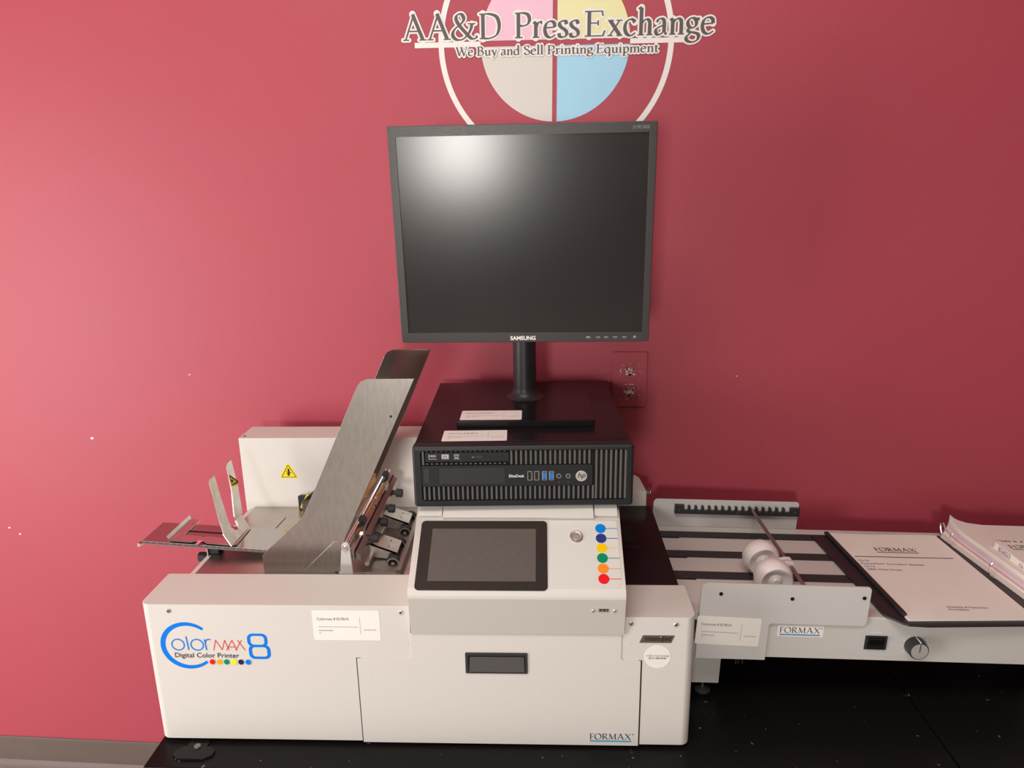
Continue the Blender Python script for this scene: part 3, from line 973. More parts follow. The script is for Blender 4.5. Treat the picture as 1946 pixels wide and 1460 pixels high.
for pts in ([SF(1, .107), SF(1, .137), (-.371, .150, -.093), (-.371, .117, -.078), (-.3785, .1495, -.050), (-.3785, .1235, -.045), (-.3855, .1520, -.013), (-.3855, .1295, -.015), (-.3862, .1510, -.008), (-.3862, .1340, -.0085)],
            [SF(1, .160), SF(1, .188), (-.368, .205, -.1065), (-.368, .170, -.095), (-.3690, .2080, -.098), (-.3765, .1905, -.054), (-.3765, .2190, -.060), (-.3765, .1905, -.054), (-.3855, .2247, -.011), (-.3855, .2020, -.014)]):
    b = MB()
    if pts[5][1] < .15:
        P_ = pts
        fs = [[P_[0], P_[1], P_[2], P_[3]], [P_[3], P_[2], P_[4], P_[5]], [P_[5], P_[4], P_[6], P_[7]], [P_[7], P_[6], P_[8], P_[9]]]
    else:
        P_ = pts
        T1, T2 = (-.3862, .2235, -.0063), (-.3862, .2070, -.0070)
        fs = [[P_[0], P_[1], P_[2], P_[3]], [P_[3], P_[2], P_[6], P_[5]], [P_[5], P_[6], P_[8], P_[9]], [P_[9], P_[8], T1, T2]]
    b.merge(skin(fs, .0014, ZINC), ZINC)
    pr_ = b.build('prong', gs)
    # punched slits
    A_, B_, C_, D_ = [Vector(p) for p in fs[1]]
    off_ = Vector((.0009, 0, .0004))
    for u, v in ((.30, .30), (.62, .42)):
        def pt(uu, vv):
            return (A_ * (1 - uu) + B_ * uu) * (1 - vv) + (D_ * (1 - uu) + C_ * uu) * vv + off_
        q = MB()
        t = bmesh.new()
        t.faces.new([t.verts.new(pt(*k)) for k in ((u, v), (u + .035, v), (u + .035, v + .33), (u, v + .33))])
        q.merge(t, DEEP)
        q.build('slit', pr_)
rx_ = lambda y, z, o: (-.368 - .018 * (z + .095) / .086 + o, y, z + o * .3)
b = MB()
def patch(pts, o, m):
    t = bmesh.new(); t.faces.new([t.verts.new(rx_(y, z, o)) for y, z in pts]); b.merge(t, m)
patch([(.2008, -.028), (.2235, -.0475), (.2230, -.0555), (.1965, -.0490)], .0016, WARN)
patch([(.2008, -.0285), (.2008, -.0315), (.2190, -.0485), (.2228, -.0490)], .0021, INK)
patch([(.1972, -.0455), (.1970, -.0470), (.2215, -.0520), (.2228, -.0495)], .0020, INK)
patch([(.1995, -.0370), (.2040, -.0385), (.2060, -.0430), (.1990, -.0420)], .0021, INK)
b.build('warning_sticker', gs, label='yellow triangle sticker on the rear prong')
b = MB(); b.poly([(-.4120, .1155), (-.4030, .1150), (-.4045, .1010), (-.4090, .1010)], PINKD, tz(-.407) + .0032, .0006); b.build('pointer', gs, label='pink pointer tip')

# hopper side plates
HP = [(-.271, -.1400), (-.271, -.1098), (-.1947, -.0386), (-.1757, .0005), (-.0925, .1760), (-.0885, .1835), (-.0835, .1895), (-.0732, .1938),
      (.0006, .1938), (-.0532, .0800), (-.1290, -.0790), (-.1290, -.1400)]
for y0, m, lab in ((.0500, STEEL, 'brushed steel hopper side plate, near side'), (.2640, MIRROR, 'polished steel hopper side plate, far side')):
    b = MB()
    pts = HP if y0 < .1 else [(x - .002 if i not in (8,) else x - .0055, z) for i, (x, z) in enumerate(HP)]
    b.prism(pts, y0, y0 + .0018, m, axis='y', bev=.0003)
    if y0 < .1:
        for x, z, r, mm in ((-.0393, .1327, .0020, DEEP), (-.0724, .0641, .0022, BRASS), (-.134, -.094, .0022, BRASS), (-.141, -.088, .001, DEEP)):
            b.M = front(y0, x, z); b.poly(circ(0, 0, r, 14), mm, .0001, .0002)
    b.build('hopper_side_plate', g, label=lab)
b = MB(); b.prism([(-.2042, -.1400), (-.1462, -.0829), (-.1306, -.0829), (-.1330, -.100), (-.1400, -.130), (-.1500, -.1400)], .0478, .0500, STEEL, axis='y', bev=.0004)
b.build('gusset_plate', g)
b = MB(); b.prism([(-.1437, -.1414), (-.1395, -.1360), (-.1338, -.0880), (-.1300, -.0835), (-.1235, -.0835), (-.1205, -.0900), (-.1180, -.1414)], .0440, .0475, PLATEG, axis='y', bev=.0006)
br = b.build('pivot_bracket', g)
b = MB(); b.cyl((-.1278, .0440, -.0925), (-.1278, .0405, -.0925), .0052, CHROME, seg=20, bev=.001); b.cyl((-.1278, .0405, -.0925), (-.1278, .0395, -.0925), .0030, ZINC, seg=6); b.build('pivot_screw', br)

# gate assembly across the paper path
def ln(a, c, t):
    return tuple(p + (q - p) * t for p, q in zip(a, c))
gt = MB()
gt.tube([(-.1270, .0475, -.0925), (-.0990, .262, -.0430)], .0058, ZINC, 14)
gt.build('gate_shaft', g, label='zinc plated gate shaft')
b = MB(); b.tube([(-.1135, .075, -.083), (-.0945, .215, -.049)], .0021, BRASS, 10); b.build('threaded_rod', g, label='bronze threaded rod')
def bar(b, a, c, wx, wz, m):
    t = bmesh.new()
    V = []
    for p in (a, c):
        V.append([t.verts.new((p[0] + sx * wx / 2, p[1], p[2] + sz * wz / 2 - sx * wx * .25)) for sx, sz in ((-1, -1), (1, -1), (1, 1), (-1, 1))])
    for i in range(4):
        t.faces.new((V[0][i], V[0][(i + 1) % 4], V[1][(i + 1) % 4], V[1][i]))
    t.faces.new(V[0]); t.faces.new(V[1])
    bmesh.ops.recalc_face_normals(t, faces=t.faces[:])
    b.merge(t, m)
b = MB(); bar(b, (-.1190, .052, -.1090), (-.0925, .262, -.0600), .0065, .016, ZINC); bar(b, (-.1145, .052, -.1085), (-.0885, .262, -.0590), .0012, .014, DEEP)
b.build('gate_plate', g, label='chrome gate plate')
b = MB(); bar(b, (-.1085, .050, -.1120), (-.0845, .262, -.0630), .0085, .012, STEEL); b.build('gate_rail', g, label='brown reflecting steel gate rail')
b = MB(); bar(b, (-.1330, .060, -.066), (-.1080, .20, -.030), .004, .012, BRASS); b.build('separator_belt', g, label='tan separator belt')
for t in (.28, .56):
    p = ln((-.1175, .052, -.1000), (-.0925, .262, -.0500), t)
    b = MB(); b.cyl((p[0], p[1], p[2]), (p[0] + .002, p[1], p[2] + .016), .0026, ZINC, seg=12); b.build('gate_pin', g)
for (x, y, z, s) in ((-.1115, .098, -.0760, 1.0), (-.0955, .222, -.0440, .9)):
    b = MB()
    d = Vector((.62, -.25, .75)).normalized()
    p = Vector((x, y, z))
    b.cyl(p - d * .022, p - d * .002, .0018, BRASS, seg=10)
    b.cyl(p - d * .006, p + d * .006, .0045, BLKP, seg=14, bev=.0008)
    b.prism(circ(p.x + .002, p.z + .009, .0075 * s, 20), p.y - .0025, p.y + .0025, BLKP, axis='y', bev=.0008)
    b.build('thumb_knob', g, label='black thumb knob on a bronze stem')
    b = MB(); b.box(x - .014, x + .004, y - .008, y + .012, z - .022, z - .010, ZINC, .001); b.build('gate_clamp', g)
for y, z, x in ((.095, -.1000, -.0940), (.153, -.0985, -.0900), (.205, -.0960, -.0870), (.235, -.0780, -.0770)):
    b = MB()
    b.cyl((x - .012, y, z + .001), (x - .002, y, z), .0042, BLKP, seg=14)
    b.cyl((x - .002, y, z), (x + .0105, y, z - .001), .0080, RUBBER, seg=20, bev=.0012)
    b.build('rail_knob', g, label='black rail knob')
b = MB(); b.tube([(-.0965, .055, -.128), (-.0965, .262, -.128)], .004, ZINC, 12); b.build('roller_shaft', g)
for y0, y1 in ((.089, .134), (.203, .246)):
    b = MB()
    b.prism([(-.0985, -.1080), (-.0520, -.1255), (-.0520, -.1290), (-.0985, -.1110)], y0, y1, ZINC, axis='y')
    b.prism([(-.0985, -.1080), (-.0520, -.1255), (-.0560, -.1385), (-.0985, -.1330)], y0, y0 + .0012, ZINC, axis='y')
    b.prism([(-.0985, -.1080), (-.0520, -.1255), (-.0560, -.1385), (-.0985, -.1330)], y1 - .0012, y1, ZINC, axis='y')
    for xx, yy in ((-.068, y0 + .012), (-.068, y1 - .012)):
        b.cyl((xx, yy, -.1200), (xx, yy, -.1185), .0009, DEEP, seg=8)
    hb = b.build('roller_bracket', g, label='zinc roller bracket')
    for yy in (y0 - .009, y1 + .009):
        b = MB()
        b.lathe([(0, -.0045), (.0088, -.0045), (.0118, -.0045), (.0126, -.003), (.0126, .003), (.0118, .0045), (.0088, .0045), (0, .0045)], (-.0570, yy, -.1385), (0, -1, 0), RUBBER, 28)
        b.lathe([(.0106, .0046), (.0108, .0062), (.0088, .0062), (.0086, .0046)], (-.0570, yy, -.1385), (0, -1, 0), ZINC, 28)
        b.lathe([(0, .0066), (.0030, .0066), (.0034, .0046)], (-.0570, yy, -.1385), (0, -1, 0), CHROME, 16)
        b.lathe([(.0086, .0047), (0, .0047)], (-.0570, yy, -.1385), (0, -1, 0), DEEP, 28)
        b.build('feed_wheel', hb, label='black wheel with silver rim')
b = MB(); b.box(-.0430, -.0350, .03, .255, -.140, -.1250, STEEL, .0008); b.build('infeed_rail', g, label='pinkish steel infeed rail')
b = MB(); b.box(-.030, -.014, .03, .255, -.140, -.1330, ZINC, .0008); b.build('infeed_plate', g)
b = MB(); b.box(-.118, -.046, .046, .27, -.1400, -.1385, STEEL); b.build('separator_bed', g, label='dark steel bed under the feed wheels')

# ------------------------------------------------------------------ desktop computer
CM = Matrix.Rotation(.0237, 4, 'Z')
g = thing('desktop_computer', 'black slim desktop computer lying flat on the printer under the monitor', 'computer', CM)
b = MB(CM)
b.box(.0022, .3358, .020, .379, .001, .0992, PCTOP, .0016)
ch = b.build('metal_case', g)
b = MB(CM); b.prism([(.0100, .024), (.3275, .024), (.3275, .374), (.0100, .374)], .0992, .1000, PCTOP, bev=.0003); b.build('top_cover', g, label='glossy black lid')
# bezel
b = MB(CM @ front(.020))
b.ring(rrect(.0, .338, .0, .1000, .0055), rrect(.0126, .3268, .0108, .0930, .0050), 0, .0200, PCBEZ, bev=.0045)
b.poly(rrect(.0120, .3275, .0100, .0935, .004), DEEP, .0120, .0030)
b.build('front_bezel', g)
BM = CM @ front(.0)
b = MB(BM)
def ribs(x0, x1, z0, z1):
    x = x0
    while x < x1:
        b.box(x, x + .0034, z0, z1, -.004, -.0008, RIB, .0006, 1)
        x += .00742
ribs(.0150, .2760, .0118, .0340)
ribs(.1500, .2760, .0692, .0922)
ribs(.2795, .3255, .0118, .0922)
ribs(.0150, .0190, .0692, .0922)
ribs(.0210, .1470, .0700, .0722)
ribs(.0210, .1470, .0905, .0922)
b.build('vent_grille', g, label='dark grey ribbed air grille')
b = MB(BM); b.box(.0203, .1481, .0745, .0893, -.004, -.0012, PCBEZ, .0005)
b.box(.0976, .1087, .0798, .0846, -.0012, -.0004, BLKP, .0004)
b.box(.0915, .0950, .0815, .0822, -.0012, -.0010, SILV)
b.box(.1150, .1158, .0815, .0823, -.0012, -.0010, DEEP)
for a, c, s in ((.0252, .0379, 'HSD'), (.0451, .0566, 'RW'), (.0633, .0730, 'DVD')):
    if s == 'RW':
        b.box(a, c - .0005, .0805, .0868, -.0012, -.0010, SILV)
        b.text(s, a + .0025, c - .003, .0818, .0036, PCBEZ, -.0008)
    else:
        b.text(s, a + .001, c - .001, .0826 if s == 'HSD' else .0836, .0034, SILV, -.0008, off=.02)
    b.box(a, c, .0790, .0797, -.0012, -.0010, SILV)
    if s == 'DVD':
        b.text('RW', a + .002, c - .002, .0800, .0028, SILV, -.0008, off=.02)
    if s == 'HSD':
        b.box(a, a + .0012, .0800, .0868, -.0012, -.0010, INKG)
b.build('disc_drive', g, label='black slim disc drive')
b = MB(BM); b.prism(rrect(.0133, .2752, .0345, .0685, .0025), -.004, -.0002, PCBEZ, bev=.0004)
pn = b.build('port_panel', g)
b = MB(BM); b.prism(rrect(.0172, .0254, .0404, .0648, .0015), -.0002, .0003, BLKP, bev=.0002); b.build('power_button', g)
b = MB(BM); b.ring(rrect(.0396, .1421, .0377, .0660, .0006, 2), rrect(.0402, .1415, .0383, .0654, .0005, 2), -.0002, .0000, DEEP); b.poly(rrect(.0402, .1415, .0383, .0654, .0005, 2), PCBAY, -.0002, .0004); b.build('bay_cover', g)
b = MB(BM); b.text('EliteDesk', .1474, .1708, .0489, .0044, LABEL, .0002, off=.012); b.build('model_lettering', g, label='white model lettering')
for k, x in enumerate((.1794, .1899, .2016, .2122)):
    b = MB(BM)
    b.ring(rrect(x - .0036, x + .0036, .0437, .0585, .0004, 1), rrect(x - .0028, x + .0028, .0445, .0577, .0003, 1), -.0002, .0003, ZINC)
    b.poly(rrect(x - .0028, x + .0028, .0445, .0577, .0003, 1), DEEP, -.0002, .0002)
    b.box(x + .0002, x + .0024, .0460, .0562, 0, .0002, USBB if k > 1 else BLKP)
    if k > 1:
        b.box(x - .0026, x - .0002, .0455, .0567, 0, .0002, USBB)
    b.build('usb_port', g, label='blue USB port' if k > 1 else 'black USB port')
for x in (.2237, .2380):
    b = MB(BM @ Matrix.Translation((x, .0502, -.0002)))
    b.lathe([(.0020, 0), (.0020, .0006), (.0034, .0008), (.0040, .0006), (.0042, 0)], (0, 0, 0), (0, 0, 1), GREYK, 24)
    b.poly(circ(0, 0, .002, 16), DEEP, .0001, .0001)
    b.M = BM
    b.poly(arc_band(x, .0395, .0010, .0014, 0, PI, 8), INKG, 0, .0001)
    b.build('audio_jack', g)
b = MB(BM @ Matrix.Translation((.2581, .0500, -.0002)))
b.cyl((0, 0, 0), (0, 0, .0010), .0088, SILV, seg=40, bev=.0003)
b.text('hp', -.0056, .0056, -.0022, .0080, DEEP, .0013, off=.0, slant=.28)
b.build('round_badge', g, label='silver round maker badge')
asset_label(CM @ flat(.1000, .0935, .0485, .005), g)

# ------------------------------------------------------------------ monitor
MM = Matrix(((.99994, .01087, -.00077, .16985), (-.01090, .99747, -.07034, .12381), (0, .07034, .99752, .4008), (0, 0, 0, 1)))
MF = MM @ front(0)
g = thing('monitor', 'black square desktop monitor with dark screen standing on the computer', 'monitor', CM @ Matrix.Translation((.172, .17, .1003)))
b = MB(CM)
b.prism(rrect(.0611, .2866, .0868, .270, .003), .1003, .1115, BLKG, bev=.0012)
st = b.build('stand_base', g)
b = MB(CM)
b.lathe([(.034, 0), (.031, .0012), (.026, .004), (.0225, .010), (.0208, .018), (.0205, .16), (.0, .16)], (.1735, .232, .1115), (0, 0, 1), BLKP, 40)
b.build('neck', g, label='round black neck')
asset_label(CM @ flat(.1117, .1170, .1180, -.012), st)
b = MB(CM); b.box(.145, .205, .185, .238, .235, .31, BLKP, .004); b.build('neck_bracket', g)
b = MB(MM)
b.prism([(-.197, -.164), (.197, -.164), (.197, .164), (-.197, .164)], .020, .030, BLKP, axis='y', bev=.003)
b.prism([(-.150, -.125), (.150, -.125), (.150, .130), (-.150, .130)], .030, .055, BLKP, axis='y', bev=.008)
b.build('rear_shell', g)
b = MB(MF)
b.ring(rrect(-.2025, .2025, -.169, .169, .0035, 4), rrect(-.1903, .1912, -.1524, .1535, .0003, 4), -.022, 0, MONB, bev=.0012)
bz = b.build('bezel', g)
b = MB(MF)
b.poly(rrect(-.1910, .1918, -.1530, .1540, .0003, 2), MONS, -.0050, .003)
b.build('screen', g, label='dark matte screen')
b = MB(MF)
b.text('SAMSUNG', -.0226, .0188, -.1648, .0062, LABEL, .0003, off=.035)
b.build('maker_lettering', bz)
b = MB(MF)
b.text('S19C450', .1658, .1905, .1585, .0048, INKG, .0003, off=.01)
b.build('model_lettering', bz)
for k, x in enumerate((.1046, .1205, .1335, .1480, .1628, .1795)):
    b = MB(MF)
    b.poly(arc_band(x, -.1598, .0036, .0040, PI * 1.05, PI * 1.95, 12), INKG, .0, .0002)
    if k < 5:
        b.text('MENU' if k == 0 else '===', x - .0030, x + .0030, -.1615, .0016, LABEL, .0003, off=.02)
    else:
        b.ring(circ(x, -.1603, .0015, 12), circ(x, -.1603, .0009, 12), 0, .0003, LABEL)
    b.build('button_mark', bz)

# ------------------------------------------------------------------ conveyor
import mathutils
O = Vector((.4928, -.0045, -.2112))
KM = Matrix.Translation(O) @ Matrix.Rotation(.0123, 4, 'Z') @ Matrix.Rotation(.0327, 4, 'Y')
g = thing('conveyor', 'grey conveyor stacker with black belts on the table right of the printer', 'conveyor', KM @ Matrix.Translation((.2, .15, -.10)))
ZBD = .0285
b = MB(KM)
b.prism([(.004, -.0481), (.004, .0265), (.006, ZBD), (.3121, ZBD), (.3121, -.0481)], -.04, .95, GREYE, axis='x')
b.prism([(.014, .010), (.014, ZBD), (.3121, ZBD), (.3121, .010)], -.0735, -.04, GREYE, axis='x')
b.build('conveyor_bed', g)
for y0, y1 in ((.2632, .2882), (.1853, .2098), (.1090, .1340)):
    q = MB(KM); q.box(-.0730, .945, y0, y1, ZBD, ZBD + .0014, RUBBER, .0004)
    q.box(-.0730, -.0285, y0 - .0030, y0, ZBD, ZBD + .0002, DEEP)
    q.build('belt', g)
b = MB(KM)
pts = [(-.048, -.0512), (.0638, -.0512), (.0638, .0127), (.0668, .0157)] + rrect(-.048, .2163, .0157, .0844, (0, .007, .006, .012))[1:]
b.prism(pts, -.0005, .0030, PLATEG, axis='y', bev=.0006)
fg = b.build('front_guard', g)
for x, z in ((-.017, .0665), (.0948, .0611), (.2063, .0658)):
    b = MB(KM @ front(-.0005, x, z)); b.lathe([(0, .0012), (.0022, .0014), (.0030, .0008), (.0030, 0)], (0, 0, 0), (0, 0, 1), BLKG, 16); b.build('screw', fg)
asset_label(KM @ front(-.0005, 0, 0) @ Matrix.Rotation(-.0264, 4, 'Z'), fg)
b = MB(KM)
b.prism(rrect(-.0724, .2145, ZBD, .0870, (0, 0, .006, .009)), .3121, .3145, PLATEG, axis='y', bev=.0006)
rg = b.build('rear_guard', g)
def comb(y0, y1, parent):
    b = MB(KM)
    pts = [(-.0306, .0597), (-.0306, .0775), (-.0125, .0775), (-.0125, .0665)]
    for k in range(15):
        x = -.0025 + k * .01325
        pts += [(x - .0022, .0665), (x - .0022, .0752), (x, .0765), (x + .0022, .0752), (x + .0022, .0665)]
    pts += [(.1960, .0665), (.1960, .0765), (.2143, .0765), (.2143, .0597)]
    b.prism(pts, y0, y1, BLKP, axis='y')
    for x in (-.022, .092, .205):
        b.cyl((x, y0, .064 if x > .05 and x < .2 else .068), (x, y0 - .0004, .064 if x > .05 and x < .2 else .068), .0012, GREYK, seg=8)
    b.build('notched_rail', parent, label='black notched rail')
comb(.3040, .3120, rg)
comb(.0032, .0100, fg)
b = MB(KM @ front(.004))
b.prism(rrect(.0800, .1525, -.0092, .0105, .0005), 0, .0002, LABEL)
formax(b, .0825, .1505, -.0022, .0098, INK, gap=.0025, lw=.0022)
b.build('brand_label', g, label='white brand sticker with blue underline')
b = MB(KM @ front(.004))
b.prism(rrect(.2065, .3205, -.0392, .0095, .0008), 0, .0002, PLATEG)
b.text('POWER', .2275, .2450, .0010, .0026, LABEL, .0004, off=.015)
for k in range(9):
    a = math.radians(215 - k * 31)
    b.poly(circ(.2988 + .0195 * math.cos(a), -.0190 + .0195 * math.sin(a), .0010, 8), LABEL, .0002, .0002)
b.box(.2225, .2245, -.0310, -.0296, .0002, .0004, LABEL); b.box(.2475, .2487, -.0315, -.0294, .0002, .0004, LABEL)
b.build('control_label', g, label='pale grey control plate')
b = MB(KM @ front(.004))
b.box(.2196, .2545, -.0278, -.0030, 0, .0022, BLKP, .0008)
b.prism([(-.0250, .0018), (-.0250, .0040), (-.0150, .0032), (-.0060, .0075), (-.0060, .0018)], .2240, .2500, BLKG, axis='x', bev=.0006)
b.build('power_switch', g, label='black rocker power switch')
b = MB(KM @ front(.004) @ Matrix.Translation((.2988, -.0185, 0)))
b.lathe([(0, 0), (.0158, 0), (.0160, .002), (.0152, .016), (.0145, .0172), (0, .0172)], (0, 0, 0), (0, 0, 1), BLKP, 36)
b.poly(circ(0, 0, .0133, 32), SILV, .0172, .0003)
b.box(-.0006, .0006, -.001, .0125, .0175, .0179, BLKP)
b.box(-.0009, .0009, .0145, .0160, .001, .0172, LABEL)
b.build('speed_knob', g, label='black knob with silver cap')
for x0, zt2 in ((-.0410, -.1345), (.56, -.1150)):
    b = MB(KM); b.box(x0, x0 + .0505, .0490, .0900, zt2, -.0481, GREYE, .001); lg = b.build('leg', g)
    base = KM @ Vector((x0 + .0255, .0570, zt2))
    q = MB(); q.cyl((base.x, base.y, base.z + .002), (base.x, base.y, ZT + .006), .0028, ZINC, seg=12)
    q.lathe([(0, .0), (.0135, .0), (.0140, .002), (.010, .0045), (.0045, .0065), (0, .0065)], (base.x, base.y, ZT), (0, 0, 1), RUBBER, 28)
    q.build('levelling_foot', lg)
for x0, zt2 in ((-.0410, -.1500), (.56, -.1300)):
    q = MB(KM); q.box(x0, x0 + .04, .25, .29, zt2, -.0481, GREYE, .001); q.build('leg', g)
b = MB()
for x, y in ((.528, .058), (.533, .060), (.539, .058)):
    b.cyl((x, y, -.3170), (x, y, -.2600), .0014, BRASS, seg=8)
b.box(.525, .543, .056, .063, -.296, -.262, BLKP, .001)
b.build('cable_plug', g, label='small dark plug with brass pins under the conveyor')

# hold-down wheels and their rod
g = thing('steel_rod', 'thin steel rod lying across the conveyor between the notched rails', 'rod', KM @ Matrix.Translation((.1215, .155, .0692)))
b = MB(KM); b.cyl((.1215, .0105, .0697), (.1215, .3118, .0697), .0032, RODM, seg=16, bev=.0005); b.build('rod', g)
XR = .1215
def ball_wheel(y, ya, label):
    r = .0315
    zc = ZBD + .0014 + r
    Mw = KM @ Matrix.Translation((.0855, y, zc))
    g = thing('hold_down_wheel', label, 'wheel', KM @ Matrix.Translation((.0855, y, ZBD + .0014)), 'white hold-down wheels on the conveyor')
    b = MB(Mw)
    prof = []
    hw = .0195
    for k in range(17):
        h = -hw + 2 * hw * k / 16
        prof.append((math.sqrt(max(r * r - (h * .98) ** 2, 0)), h))
    rim = prof[0][0]
    side = [(0, -.0185), (.0050, -.0185), (.0062, -.0165), (.012, -.0125), (rim - .006, -.0150), (rim - .0022, -.0185)]
    p = side + prof + [(a, -h) for a, h in side[::-1]]
    b.lathe(p, (0, 0, 0), (0, 1, 0), WHEELM, 56)
    b.build('ball_wheel', g)
    b = MB(KM)
    zr = .0697
    s = 1 if ya > y else -1
    d = Vector((XR - .0855, 0, zr - zc))
    t0, t1 = (.0855, zc), (XR, zr)
    nx, nz = -d.z / d.length, d.x / d.length
    b.prism([(t0[0] - .004 * 0 + nx * .006, t0[1] + nz * .006), (t0[0] - nx * .006, t0[1] - nz * .006), (t1[0] - .004 - nx * .0065, t1[1] - nz * .0065), (t1[0] + .006 - nx * .0075, t1[1] - nz * .0075),
             (t1[0] + .0085, t1[1] + .002), (t1[0] + .006 + nx * .0065, t1[1] + nz * .0065), (t1[0] - .004 + nx * .0065, t1[1] + nz * .0065)], ya - .0045, ya + .0045, WHEELM, axis='y', bev=.0008)
    b.cyl((.0855, y, zc), (.0855, ya, zc), .0035, ZINC, seg=12)
    b.build('arm', g)
ball_wheel(.1300, .1045, 'white ball wheel farther back on the conveyor belts, behind its twin')
ball_wheel(.0640, .0895, 'white ball wheel nearer the front guard of the conveyor')

# ------------------------------------------------------------------ binder
g = thing('ring_binder', 'open black ring binder with a thick wad of pages lying on the conveyor', 'binder', KM @ Matrix.Translation((.45, .13, ZBD + .0015)))
ZC = ZBD + .0016
b = MB(KM)
lc = [(.2310, .2780), (.2440, .0120), (.2465, .0030), (.2640, -.0160), (.2720, -.0205), (.3000, -.0220), (.4820, -.0100), (.4720, .2900), (.2360, .2810)]
b.prism(lc, ZC, ZC + .0034, BLKP, bev=.0012)
b.build('left_cover', g)
b = MB(KM)
b.prism([(.4720, .2900), (.4820, -.0100), (.5350, -.0080), (.5250, .2920)], ZC, ZC + .0030, BLKP, bev=.0008)
b.build('spine', g)
b = MB(KM)
b.prism([(.5250, .2920), (.5350, -.0080), (.7700, .0000), (.7600, .2980)], ZC, ZC + .0034, BLKP, bev=.0012)
b.build('right_cover', g)
# page wad: layered slabs following the measured leaning left edge
layers = [(0, .22, PAPER2), (.22, .27, PAPER), (.27, .33, PAPER2), (.33, .345, PAPER), (.345, .375, REDP), (.375, .56, LILAC), (.56, .572, REDP), (.572, .74, LILAC), (.74, .75, PAPER2), (.75, 1, PAPER)]
ys = [-.002 + .286 * i / 22 for i in range(23)]
zlo, zhi = ZC + .0036, .0655
def edge_x(y, f):
    xb = .4835 + (.274 - y) * .080
    lean = .010 * math.sin(f * PI * .5) + .003 * math.sin(f * PI)
    return xb + lean - .004 * f * (1 - f)
def lift(y, f):        # curl at the far corner
    c = max(0, (y - .235) / .049)
    return .012 * c * c * f
t_all = MB(KM)
for f0, f1, m in layers:
    t = bmesh.new()
    rows = []
    for y in ys:
        r = []
        for f in (f0, f1):
            z = zlo + (zhi - zlo) * f
            xl = edge_x(y, f) + lift(y, f) * .6
            for k, dx in enumerate((0, .006, .014, .030, .06, .14, .222)):
                zz = z + lift(y, f) * math.exp(-dx / .012) - (.004 * f * min(1, dx / .06))
                r.append(t.verts.new((xl + dx, y + (.010 * math.exp(-dx / .02) * f if y > .27 else 0), zz)))
        rows.append(r)
    K = 7
    for A, B in zip(rows, rows[1:]):
        for k in range(K - 1):
            t.faces.new((A[k], A[k + 1], B[k + 1], B[k]))
            t.faces.new((A[K + k], A[K + k + 1], B[K + k + 1], B[K + k]))
        t.faces.new((A[0], B[0], B[K], A[K]))
        t.faces.new((A[K - 1], B[K - 1], B[2 * K - 1], A[2 * K - 1]))
    for A in (rows[0], rows[-1]):
        for k in range(K - 1):
            t.faces.new((A[k], A[k + 1], A[K + k + 1], A[K + k]))
    bmesh.ops.recalc_face_normals(t, faces=t.faces[:])
    t_all.merge(t, m)
pw = t_all.build('page_wad', g, label='thick wad of white pages with red dividers')
pw['kind'] = 'stuff'
b = MB(KM @ flat(.0618, .5290, .2080, -.03))
b.serif('FORMAX', .0, .098, 0, .0125, INK, .0004)
b.poly([(-.022, -.040), (.10, -.040), (.10, -.0385), (-.022, -.0385)], INK, .0008, .0002)
b.text('Operator Manual', -.018, .03, -.050, .0032, INKG, .0012)
b.text('Second Edition', -.012, .03, -.057, .0032, INKG, .0012)
b.build('title_page', g, label='printed title on the top page')
for x, y in ((.4925, .2400), (.4990, .1300), (.5060, .0180)):
    b = MB(KM)
    b.tube([(x + .0185 * math.cos(a), y, .0520 + .0195 * math.sin(a)) for a in [math.radians(-62 - 190 + 250 * k / 30 + 62 - 28) for k in range(31)]], .0012, CHROME, 10)
    b.build('ring', g, label='chrome binder ring')
b = MB(KM)
b.tube([(.4850, .285, .040), (.4850, .292, .050), (.4870, .297, .056), (.4910, .297, .052)], .0022, CHROME, 10)
b.tube([(.4890, .283, .050), (.4890, .293, .060)], .0022, CHROME, 10)
b.build('ring_lever', g, label='chrome release lever')

# comb-bound manual on the left cover
g = thing('manual', 'comb-bound white assembly manual with black binding strip on the left cover of the binder', 'manual', KM @ Matrix.Translation((.372, .14, ZC + .0036)))
ZM = ZC + .0036
b = MB(KM)
nx_, ny_ = 10, 12
t = bmesh.new()
def mpnt(u, v, top):
    bl, brr, tr, tl = Vector((.2745, -.0110)), Vector((.4790, .0015)), Vector((.4725, .2835)), Vector((.2635, .2820))
    p = (bl * (1 - u) + brr * u) * (1 - v) + (tl * (1 - u) + tr * u) * v
    z = ZM + (.0032 + .0008 * math.sin(u * 7 + v * 2) * (v ** 8) + .0003 * math.sin(u * 9) * (1 - v) ** 5 if top else 0)
    return (p.x, p.y, z)
G = [[[t.verts.new(mpnt(i / nx_, j / ny_, tp)) for j in range(ny_ + 1)] for i in range(nx_ + 1)] for tp in (0, 1)]
for tp in (0, 1):
    for i in range(nx_):
        for j in range(ny_):
            t.faces.new((G[tp][i][j], G[tp][i + 1][j], G[tp][i + 1][j + 1], G[tp][i][j + 1]))
for i in range(nx_):
    for j in (0, ny_):
        t.faces.new((G[0][i][j], G[0][i + 1][j], G[1][i + 1][j], G[1][i][j]))
for j in range(ny_):
    for i in (0, nx_):
        t.faces.new((G[0][i][j], G[0][i][j + 1], G[1][i][j + 1], G[1][i][j]))
bmesh.ops.recalc_face_normals(t, faces=t.faces[:])
b.merge(t, PAPER)
b.build('pages', g)
b = MB(KM)
b.prism([(.2580, .2835), (.2655, .2840), (.2780, .0045), (.2770, .0000), (.2725, -.0005), (.2700, .0035)], ZM, ZM + .0068, BLKP, bev=.0022, seg=3)
for k in range(5):
    y = .075 - k * .0115
    b.box(.2685 + (.10 - y) * .02, .2693 + (.10 - y) * .02, y - .008, y, ZM + .0035, ZM + .0045, LABEL)
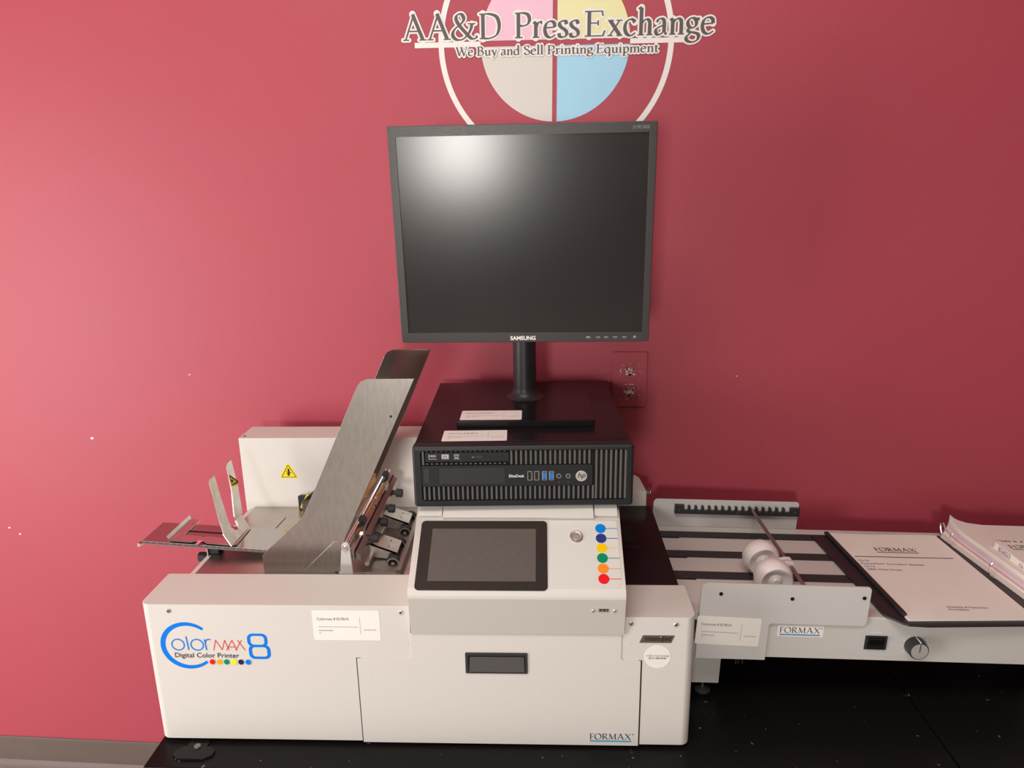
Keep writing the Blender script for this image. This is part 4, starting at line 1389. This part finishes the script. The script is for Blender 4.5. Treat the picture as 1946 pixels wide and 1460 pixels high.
b.build('binding_strip', g, label='black comb binding strip')
b = MB(KM @ flat(ZM + .0035, 0, 0))
formax(b, .3255, .4055, .2130, .0130, INK, underline=INK, gap=.0040, lw=.0013, off=-.012)
b.poly([(.2775, .1890), (.4560, .1910), (.4560, .1930), (.2775, .1910)], INK, -.0002, .0002)
for s, a, c, y in (('CJ-10', .2775, .2960, .1730), ('ColorMax7 Conveyor Stacker', .2775, .3900, .1620), ('CJ-16', .2790, .2975, .1520), ('1000 Watt Dryer', .2790, .3410, .1415)):
    b.text(s, a, c, y, .0050, INK, .0001, off=.0)
b.build('title_print', g, label='black printed title and text')
b = MB(KM @ flat(ZM + .0035, 0, 0))
b.text('Assembly & Operation', .3540, .4190, .0265, .0045, INK, .0)
b.text('First Edition', .3540, .3860, .0190, .0045, INK, .0)
b.build('edition_print', g, label='two small printed lines')
b = MB(KM @ flat(ZM + .0035, 0, 0))
b.text('A-2', .2840, .2880, .014, .0018, BRASS, .0)
b.build('page_mark', g, label='tiny brown print')

# slim white box on the pages
g = thing('disc_case', 'slim white printed case lying on the binder pages at the right edge', 'case', KM @ Matrix.Translation((.585, .12, .0615)))
b = MB(KM); b.prism(rrect(.5215, .6500, .0500, .1880, .0015), .0618, .0748, PAPER, bev=.0006); b.build('case', g)
b = MB(KM @ flat(.0749, 0, 0))
formax(b, .5345, .6150, .1630, .0125, INK, underline=INK, gap=.003, lw=.0012, off=-.010)
b.poly(circ(.5640, .1290, .017, 32), GREEN, 0, .0002)
b.build('printed_top', g, label='printed title and green disc')
b = MB(KM @ Matrix.Translation((.5214, 0, 0)) @ Matrix.Rotation(-PI / 2, 4, 'Z') @ Matrix.Rotation(PI / 2, 4, 'X'))
b.ring(rrect(-.174, -.143, .0640, .0725, .0002, 1), rrect(-.1733, -.1437, .0647, .0718, .0001, 1), 0, .0002, CNAVY)
b.text('DvdDisc', -.172, -.145, .0660, .0042, CNAVY, .0003)
b.build('side_label', g, label='small boxed printing on the side')
b = MB(KM @ Matrix.Translation((.5214, 0, 0)) @ Matrix.Rotation(-PI / 2, 4, 'Z') @ Matrix.Rotation(PI / 2, 4, 'X'))
b.text('CJ-1 W', -.118, -.088, .0655, .0050, INK, .0003)
b.build('side_print', g, label='small printing on the side')

bpy.context.view_layer.update()
